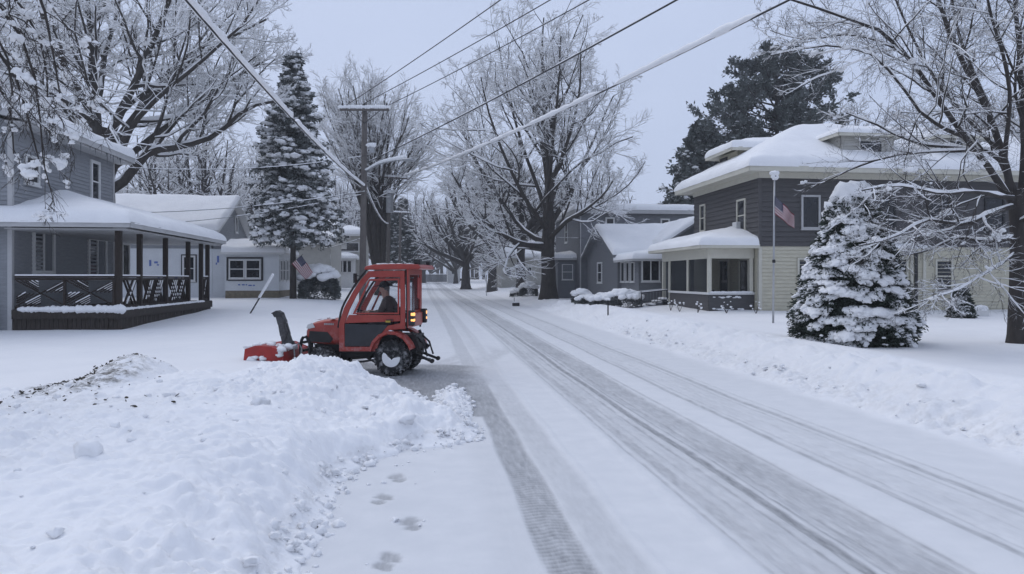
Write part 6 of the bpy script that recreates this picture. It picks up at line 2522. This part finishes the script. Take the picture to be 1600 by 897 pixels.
# ------------------------------------------------------------------ the driver
def skin(name, V, E, Rad, mat, parent, root=0, sub=2):
    me = bpy.data.meshes.new(name)
    me.from_pydata([tuple(map(float, v)) for v in V], E, [])
    o = bpy.data.objects.new(name, me)
    COL.objects.link(o)
    m = o.modifiers.new('skin', 'SKIN')
    m.use_smooth_shade = True
    o.modifiers.new('sub', 'SUBSURF').levels = sub
    for i, d in enumerate(me.skin_vertices[0].data):
        r = Rad[i]
        d.radius = (r, r) if not hasattr(r, '__len__') else r
        d.use_root = i == root
    dg = bpy.context.evaluated_depsgraph_get()
    m2 = bpy.data.meshes.new_from_object(o.evaluated_get(dg))
    o.modifiers.clear()
    o.data = m2
    bpy.data.meshes.remove(me)
    m2.name = name
    m2.materials.clear()
    m2.materials.append(mat)
    m2.polygons.foreach_set('use_smooth', [True] * len(m2.polygons))
    o.parent = parent
    return o


skinm = pmat('skin', (.42, .25, .19), .55, .08, 20)
jack = pmat('brown_work_jacket', (.075, .058, .052), .85, .2, 10, .006, 30)
capm = pmat('dark_cap', (.025, .026, .03), .8, .2, 20)
trou = pmat('dark_trousers', (.03, .032, .04), .85, .2, 12)
pr_ = thing('person', 'driver in a dark cap and brown jacket sitting at the tractor wheel', 'person', org, TR, local=True)
HX_, HZ = .18, .96       # pelvis
Vb = [(HX_, 0, HZ), (HX_ + .00, 0, HZ + .20), (HX_ + .03, 0, HZ + .42), (HX_ + .06, 0, HZ + .55), (HX_ + .11, 0, HZ + .66), (HX_ + .145, 0, HZ + .74), (HX_ + .15, 0, HZ + .84)]
Eb = [(0, 1), (1, 2), (2, 3), (3, 4), (4, 5), (5, 6)]
Rb = [.13, (.13, .15), (.12, .17), .065, .06, .085, .08]
for s in (1, -1):
    i = len(Vb)
    Vb += [(HX_ + .04, .19 * s, HZ + .47), (HX_ + .17, .25 * s, HZ + .24), (HX_ + .40, .17 * s, HZ + .27), (HX_ + .47, .15 * s, HZ + .29)]
    Eb += [(2, i), (i, i + 1), (i + 1, i + 2), (i + 2, i + 3)]
    Rb += [.065, .048, .035, .035]
    for k, (dy, ln_) in enumerate(((-.028, .07), (-.01, .085), (.01, .08), (.028, .06))):
        j = len(Vb)
        Vb += [(HX_ + .515, .15 * s + dy, HZ + .31), (HX_ + .515 + ln_ * .55, .15 * s + dy, HZ + .295), (HX_ + .515 + ln_ * .5, .15 * s + dy, HZ + .255)]
        Eb += [(i + 3, j), (j, j + 1), (j + 1, j + 2)]
        Rb += [.011, .010, .008]
    j = len(Vb)
    Vb += [(HX_ + .50, .15 * s - .05 * s, HZ + .28), (HX_ + .54, .15 * s - .06 * s, HZ + .26)]
    Eb += [(i + 3, j), (j, j + 1)]
    Rb += [.012, .010]
    j = len(Vb)
    Vb += [(HX_ + .05, .10 * s, HZ - .01), (HX_ + .42, .15 * s, HZ + .02), (HX_ + .50, .16 * s, HZ - .38), (HX_ + .62, .16 * s, HZ - .42)]
    Eb += [(0, j), (j, j + 1), (j + 1, j + 2), (j + 2, j + 3)]
    Rb += [.09, .07, .05, .04]
j = len(Vb)      # nose, chin and ears
Vb += [(HX_ + .245, 0, HZ + .745), (HX_ + .20, 0, HZ + .68)]
Eb += [(5, j), (4, j + 1)]
Rb += [.018, .035]
skin('body', Vb, Eb, Rb, skinm, pr_)
Vj = [(HX_, 0, HZ - .03), (HX_ - .01, 0, HZ + .18), (HX_ + .02, 0, HZ + .44), (HX_ + .07, 0, HZ + .645)]
Ej = [(0, 1), (1, 2), (2, 3)]
Rj = [.18, (.19, .21), (.20, .235), .105]
for s in (1, -1):
    i = len(Vj)
    Vj += [(HX_ + .04, .21 * s, HZ + .49), (HX_ + .17, .26 * s, HZ + .24), (HX_ + .41, .17 * s, HZ + .275)]
    Ej += [(2, i), (i, i + 1), (i + 1, i + 2)]
    Rj += [.095, .072, .052]
skin('jacket', Vj, Ej, Rj, jack, pr_)
Vt, Et, Rt = [(HX_, 0, HZ - .02)], [], [.15]
for s in (1, -1):
    i = len(Vt)
    Vt += [(HX_ + .05, .10 * s, HZ - .01), (HX_ + .42, .15 * s, HZ + .02), (HX_ + .50, .16 * s, HZ - .36)]
    Et += [(0, i), (i, i + 1), (i + 1, i + 2)]
    Rt += [.11, .085, .065]
skin('trousers', Vt, Et, Rt, trou, pr_)
hc = V3((HX_ + .145, 0, HZ + .83))
mb = MB()
mb.ball(hc + V3((-.01, 0, .015)), .112, .095, .085, 18, 10)
mb.prism([hc + V3(q_) for q_ in ((.06, -.085, .0), (.14, -.07, -.012), (.20, -.03, -.022), (.205, .03, -.022), (.14, .07, -.012), (.06, .085, .0))], (0, 0, .014))
mb.build('cap', capm, pr_, smooth=True)
mb = MB()
for s in (1, -1):
    mb.ball(hc + V3((.072, .032 * s, -.045)), .010, .014, .009, 8, 6)
mb.build('eyes', M['black'], pr_, smooth=True)
mb = MB()
mb.ball(hc + V3((-.055, 0, -.05)), .07, .082, .06, 12, 8)
mb.build('hair', pmat('grey_hair', (.16, .15, .14), .8, .2, 30), pr_, smooth=True)

# ------------------------------------------------------------------ flags
fred = pmat('flag_red', (.22, .010, .022), .8, .08, 8)
fwhite = pmat('flag_white', (.62, .60, .60), .8, .06, 8)
fblue = pmat('flag_blue', (.012, .016, .06), .8, .1, 8)


def flag(label, o, hoist, fly, fold, waves, seed):
    """o top of the hoist, hoist vector downwards, fly vector outwards"""
    t = thing('flag', label, 'flag', o)
    o, hoist, fly, fold = V3(o), V3(hoist), V3(fly), V3(fold)
    nu, nv = 26, 13

    def P(u, v):
        a = u * waves * 6.283 + v * 1.3 + seed
        return o + hoist * v * (1 - .22 * u) + fly * u + fold * (math.sin(a) * .5 * u + .25 * math.sin(a * 1.7 + 1) * u) + np.array([0, 0, -1.0]) * .06 * u * u * math.sin(v * 3)
    lay = {0: MB(), 1: MB(), 2: MB()}
    for j in range(nv):
        for i in range(nu):
            k = 2 if (j < 7 and i < nu * .4) else (0 if j % 2 == 0 else 1)
            u0, u1, v0, v1 = i / nu, (i + 1) / nu, j / nv, (j + 1) / nv
            q_ = [P(u0, v0), P(u1, v0), P(u1, v1), P(u0, v1)]
            n_ = unit(np.cross(q_[1] - q_[0], q_[3] - q_[0])) * .004
            lay[k].add(q_ + [p + n_ for p in q_], [(0, 1, 2, 3), (7, 6, 5, 4)])
    lay[0].build('red_stripes', fred, t)
    lay[1].build('white_stripes', fwhite, t)
    c_ = lay[2].build('canton', fblue, t)
    mb = MB()
    for j in range(9):
        for i in range(6 if j % 2 == 0 else 5):
            u, v = (.02 + (i + (.5 if j % 2 else 0)) * .064 + .01), (.04 + j * .055)
            p = P(u, v)
            e1, e2 = unit(P(u + .01, v) - p), unit(P(u, v + .01) - p)
            n_ = unit(np.cross(e1, e2))
            for off in (.008, -.004):
                pts = []
                for k in range(10):
                    r_ = (.016 if k % 2 == 0 else .007)
                    a = k * math.pi / 5
                    pts.append(p + n_ * off + e1 * r_ * math.sin(a) - e2 * r_ * math.cos(a))
                mb.add(pts, [tuple(range(10))])
    mb.build('stars', fwhite, c_)
    return t


fb_ = ground_px(1208, 505)
dF = fb_[0] * SN + fb_[1] * CS
ft = at(1211, 275, dF)
fp = thing('flagpole', 'slim metal flagpole with a snow-capped finial on the right lawn', 'flagpole', fb_)
mb = MB()
tp = fb_ + np.array([.05, 0, ft[2] - fb_[2]])
mb.tube([fb_ - [0, 0, .1], (fb_ + tp) / 2, tp], [.035, .032, .026], 10)
mb.build('pole', M['metal_pole'], fp, smooth=True)
mb = MB()
md = (fb_ + tp) * .5 - [0, 0, .45]
mb.lathe(md, (0, 0, 1), [(0, .03), (.02, .055), (.10, .055), (.12, .03)], 10)
mb.build('cleat', M['iron'], fp, smooth=True)
mb = MB()
mb.ball(tp + [0.03, 0, -.02], .11, .11, .07, 12, 8)
fi = mb.build('finial', M['black'], fp, smooth=True)
blobs('snow_cap', np.array([tp + [0, 0, .08], tp + [.02, 0, -.02]]), np.array([[.15, .14, .10], [.12, .12, .12]]), M['snow'], fp, sub=3, noise=.2)
rt = np.array([CS, -SN, 0])
fw_ = np.array([SN, CS, 0])
s_ = dF / FPX
flag('american flag drooping from the slim metal flagpole on the right lawn', at(1210.5, 306, dF - .05), np.array([0, 0, -28 * s_]), rt * 30 * s_ + np.array([0, 0, -29 * s_]), fw_ * .22 + rt * .05, 1.4, .4)
dL = 41.2
s_ = dL / FPX
flag('american flag hung aslant by the bare trunk of the tall spruce', at(471, 399, dL), -rt * 15 * s_ - np.array([0, 0, 13 * s_]), rt * 18 * s_ - np.array([0, 0, 27 * s_]), fw_ * .10, .8, 1.0)
mb = MB()
st = thing('flag_staff', 'short wooden staff holding the flag beside the spruce trunk', 'pole', at(455, 414, dL))
mb.tube([at(452, 416, dL + .1), at(473, 397.5, dL)], .018, 8)
mb.build('rod', M['pole'], st, smooth=True)

# ------------------------------------------------------------------ shrubs and small things on the lawns
def mound(name, label, base, w, d, h, seed, group=None, cat='shrub'):
    """low bush: dark twigs and leaves under a thick cap of snow"""
    g = np.random.default_rng(seed)
    t = thing(name, label, cat, base, group=group)
    b = V3(base)
    n_ = int(2600 * max(1, h) ** 1.5)
    a = g.uniform(0, 6.283, n_)
    f = g.random(n_) ** .7
    rr = np.sqrt(np.clip(1 - (f * .95) ** 2, .05, 1)) * g.uniform(.7, 1.05, n_)
    p = b + np.stack([np.cos(a) * rr * w / 2, np.sin(a) * rr * d / 2, f * h * .85], -1)
    D = norm(np.stack([np.cos(a), np.sin(a), g.normal(.2, .5, n_)], -1))
    W = norm(np.cross(D, g.normal(size=(n_, 3))))
    s = g.uniform(.05, .13, (n_, 1)) * max(1, h) ** .5
    q_ = np.stack([p - W * s * .3, p + D * s * .5 - W * s * .35, p + D * s, p + D * s * .5 + W * s * .35], 1)
    mesh_np('foliage', q_.reshape(-1, 3), np.arange(n_ * 4).reshape(-1, 4), M['needle'], t, smooth=False)
    k = 60
    a = g.uniform(0, 6.283, k)
    r_ = np.sqrt(g.random(k)) * .9
    P = b + np.stack([np.cos(a) * r_ * w / 2, np.sin(a) * r_ * d / 2, h * (.86 - .38 * r_ ** 2.2)], -1)
    sz = g.uniform(.14, .26, k) * (w / 2.2) ** .5 * max(1, h) ** .4
    blobs('snow_cover', P, np.stack([sz * 1.25, sz * 1.2, sz * .75], -1), M['snow'], t, sub=2, noise=.25, seed=seed)
    return t


def gp(px, depth, sink=.03):
    p = at(px, 440, depth)
    p[2] = gz(p[0], p[1]) - sink
    return p


mound('snowy_shrub', 'tall rounded shrub bowed under snow beside the leaning flag', gp(499, 42.5), 2.2, 1.9, 2.15, 51)
mound('snowy_shrub', 'wide low shrub with a snow cap in front of the slate house window', gp(975, 36.0), 1.7, 1.4, .95, 61)
mound('snowy_shrub', 'snow-drowned low shrub just left of the wide shrub by the slate house', gp(946, 36.5), 1.5, 1.3, .60, 62)
mound('snowy_shrub', 'flat snowy shrub at the foot of the slate gable', gp(922, 39), 1.5, 1.2, .42, 63)
mound('snowy_shrub', 'small faint shrub against the corner of the slate house', gp(908, 41), 1.0, 1.0, .8, 66)
mound('snowy_shrub', 'dark snow-topped bush just left of the tallest maple trunk', gp(826, 58), 1.4, 1.2, 1.2, 64)
mound('snowy_shrub', 'low snowy bush at the foot of the stout dark tree', gp(808, 60), 1.1, 1.0, .7, 65)
snowy_cone('snowy_shrub', 'small upright snowy shrub under the right windows of the cream house', gp(1502, 27.2), 1.15, .75, 67, n_pads=60, cap=False, needle=1500)
b = gp(1529, 28.0)
ub = thing('utility_box', 'low white snow-capped box by the wall of the cream house', 'utility box', b)
mb = MB()
mb.box(b[0] - .28, b[0] + .28, b[1] - .2, b[1] + .2, b[2], b[2] + .3)
mb.build('cabinet', M['trim'], ub, bevel=.02)
blobs('snow_cap', np.array([b + [0, 0, .32], b + [.12, 0, .31], b + [-.13, 0, .31]]), np.array([[.24, .22, .12]] * 3), M['snow'], ub, sub=3)
b = gp(1470, 28.6)
mb = MB()
vb = thing('basement_vent', 'dark window well at the foundation of the cream house', 'window well', b)
mb.box(b[0] - .35, b[0] + .35, 28.95, 29.17, b[2], b[2] + .28)
mb.build('well', M['trim_dark'], vb, bevel=.02)
GP = 'dry garden stalks in front of the cream porch'
for i, (px, d_) in enumerate(((1048, 32.4), (1062, 31.5), (1090, 30.3), (1135, 29.5), (1181, 29.0))):
    b = gp(px, d_)
    dp = thing('dry_plant', 'withered garden plant holding bits of snow in front of the cream porch', 'plant', b, group=GP)
    mb = MB()
    tips = []
    for k in range(9):
        a_, l_ = rng.uniform(0, 6.283), rng.uniform(.18, .5)
        t_ = b + np.array([math.cos(a_) * .18, math.sin(a_) * .18, l_])
        mb.tube([b, (b + t_) / 2 + [0, 0, .06], t_], [.008, .006, .004], 4)
        tips.append(t_)
    mb.build('stalks', M['twig'], dp)
    blobs('snow_tufts', np.array(tips), np.full((9, 3), 1.0) * np.array([.03, .03, .025]) * rng.uniform(.4, 1.7, (9, 1)), M['snow'], dp, sub=2)
# hand rails of the porch steps
b = gp(1018, 34.5, 0)
hr = thing('stair_railing', 'pair of dark handrails with snow beside the cream porch steps', 'railing', (QX0 - .7, QY1 - .5, gz(QX0 - .7, QY1 - .5)))
for y in (QY1 - .95, QY1 - .12):
    mb = MB()
    g0 = gz(QX0 - 1.35, y)
    a_, b_ = V3((QX0 - 1.35, y, g0 + .70)), V3((QX0 - .08, y, 1.42))
    mb.bar(a_, b_, .04, .04)
    mb.bar(a_ - [0, 0, .5], b_ - [0, 0, .5], .03, .03)
    for k in range(9):
        f_ = k / 8
        p = a_ + (b_ - a_) * f_
        mb.bar(p, p - [0, 0, .72 if k in (0, 8) else .5], .035 if k in (0, 8) else .015, .035 if k in (0, 8) else .015, up=(1, 0, 0))
    r_ = mb.build('handrail', M['iron'], hr)
    mb = MB()
    mb.bar(a_ + [0, 0, .035], b_ + [0, 0, .035], .045, .035)
    mb.build('snow_cap', M['snow'], r_, bevel=.01)
st_ = thing('porch_steps', 'snow-covered steps up to the cream porch', 'steps', (QX0 - .5, QY1 - .5, gz(QX0 - .5, QY1 - .5)))
mb = MB()
for k in range(4):
    mb.box(QX0 - 1.2 + .3 * k, QX0 + .02, QY1 - .92, QY1 - .16, .1 + .002 * k, .58 + .13 * k)
mb.build('treads', M['block'], st_)
P = np.array([(QX0 - 1.05 + .3 * k, QY1 - .85 + .1 * i, .60 + .13 * k) for k in range(4) for i in range(8)])
blobs('snow_cover', P, np.full((32, 3), 1.0) * [.17, .09, .07], M['snow'], st_, sub=2)
# leaning marker
b = ground_px(391, 490)
d_ = b[0] * SN + b[1] * CS
tp = at(426, 431, d_ - .3)
mk = thing('marker_stake', 'slanting driveway marker stake in the snow behind the blower', 'stake', b)
mb = MB()
mb.tube([b - (tp - b) * .15, tp], [.03, .03], 8)
mb.build('rod', M['iron'], mk, smooth=True)
f_ = np.linspace(.42, 1, 22)[:, None]
blobs('snow_cover', b + (tp - b) * f_ + [0, 0, .035], np.full((22, 3), 1.0) * [.055, .055, .06], M['snow'], mk, sub=2, noise=.15)
# small posts and odds and ends beside the road
b = gp(950, 30.5)
lp = thing('lamp_post', 'short black garden post on the lawn left of the cream porch', 'post', b)
mb = MB()
mb.tube([b, b + [0, 0, .5]], .03, 8)
mb.lathe(b + [0, 0, .48], (0, 0, 1), [(0, .05), (.1, .07), (.12, .09), (.14, .02)], 10)
mb.build('post', M['black'], lp, smooth=True)
blobs('snow_cap', np.array([b + [0, 0, .66]]), np.array([[.10, .10, .07]]), M['snow'], lp, sub=2)
b = gp(760, 66)
sg = thing('sign_post', 'thin pale roadside sign post far down on the right', 'sign', b)
mb = MB()
mb.tube([b, b + [0, 0, 1.9]], .035, 8)
mb.build('post', M['metal_pole'], sg, smooth=True)
mb = MB()
mb.box(b[0] - .03, b[0] + .03, b[1] - .2, b[1] + .2, b[2] + 1.35, b[2] + 1.9)
mb.build('plate', M['metal_pole'], sg, bevel=.01)
b = gp(806, 46)
nb = thing('newspaper_box', 'small dark box half buried in the verge right of the road', 'box', b)
mb = MB()
mb.box(b[0] - .2, b[0] + .2, b[1] - .25, b[1] + .25, b[2], b[2] + .22)
mb.tube([b + [-.1, 0, .0], b + [-.1, 0, .55]], .02, 6)
mb.build('case', M['black'], nb, bevel=.03)
blobs('snow_cap', np.array([b + [0, 0, .24]]), np.array([[.2, .24, .07]]), M['snow'], nb, sub=2)
b = gp(722, 100)
mbx = thing('mailbox', 'dark mailbox on a post at the far right verge', 'mailbox', b)
mb = MB()
mb.bar(b, b + [0, 0, 1.0], .1, .1, up=(1, 0, 0))
mb.build('post', M['pole'], mbx)
mb = MB()
mb.prism([V3((b[0] - .3, b[1], b[2] + 1.0)) + V3((0, .14 * math.cos(a), .16 + .14 * math.sin(a) if a >= 0 else 0)) for a in np.linspace(0, math.pi, 9)] + [V3((b[0] - .3, b[1] - .14, b[2] + 1.0)), V3((b[0] - .3, b[1] + .14, b[2] + 1.0))], (.6, 0, 0))
mb.build('box', M['black'], mbx)

haze()
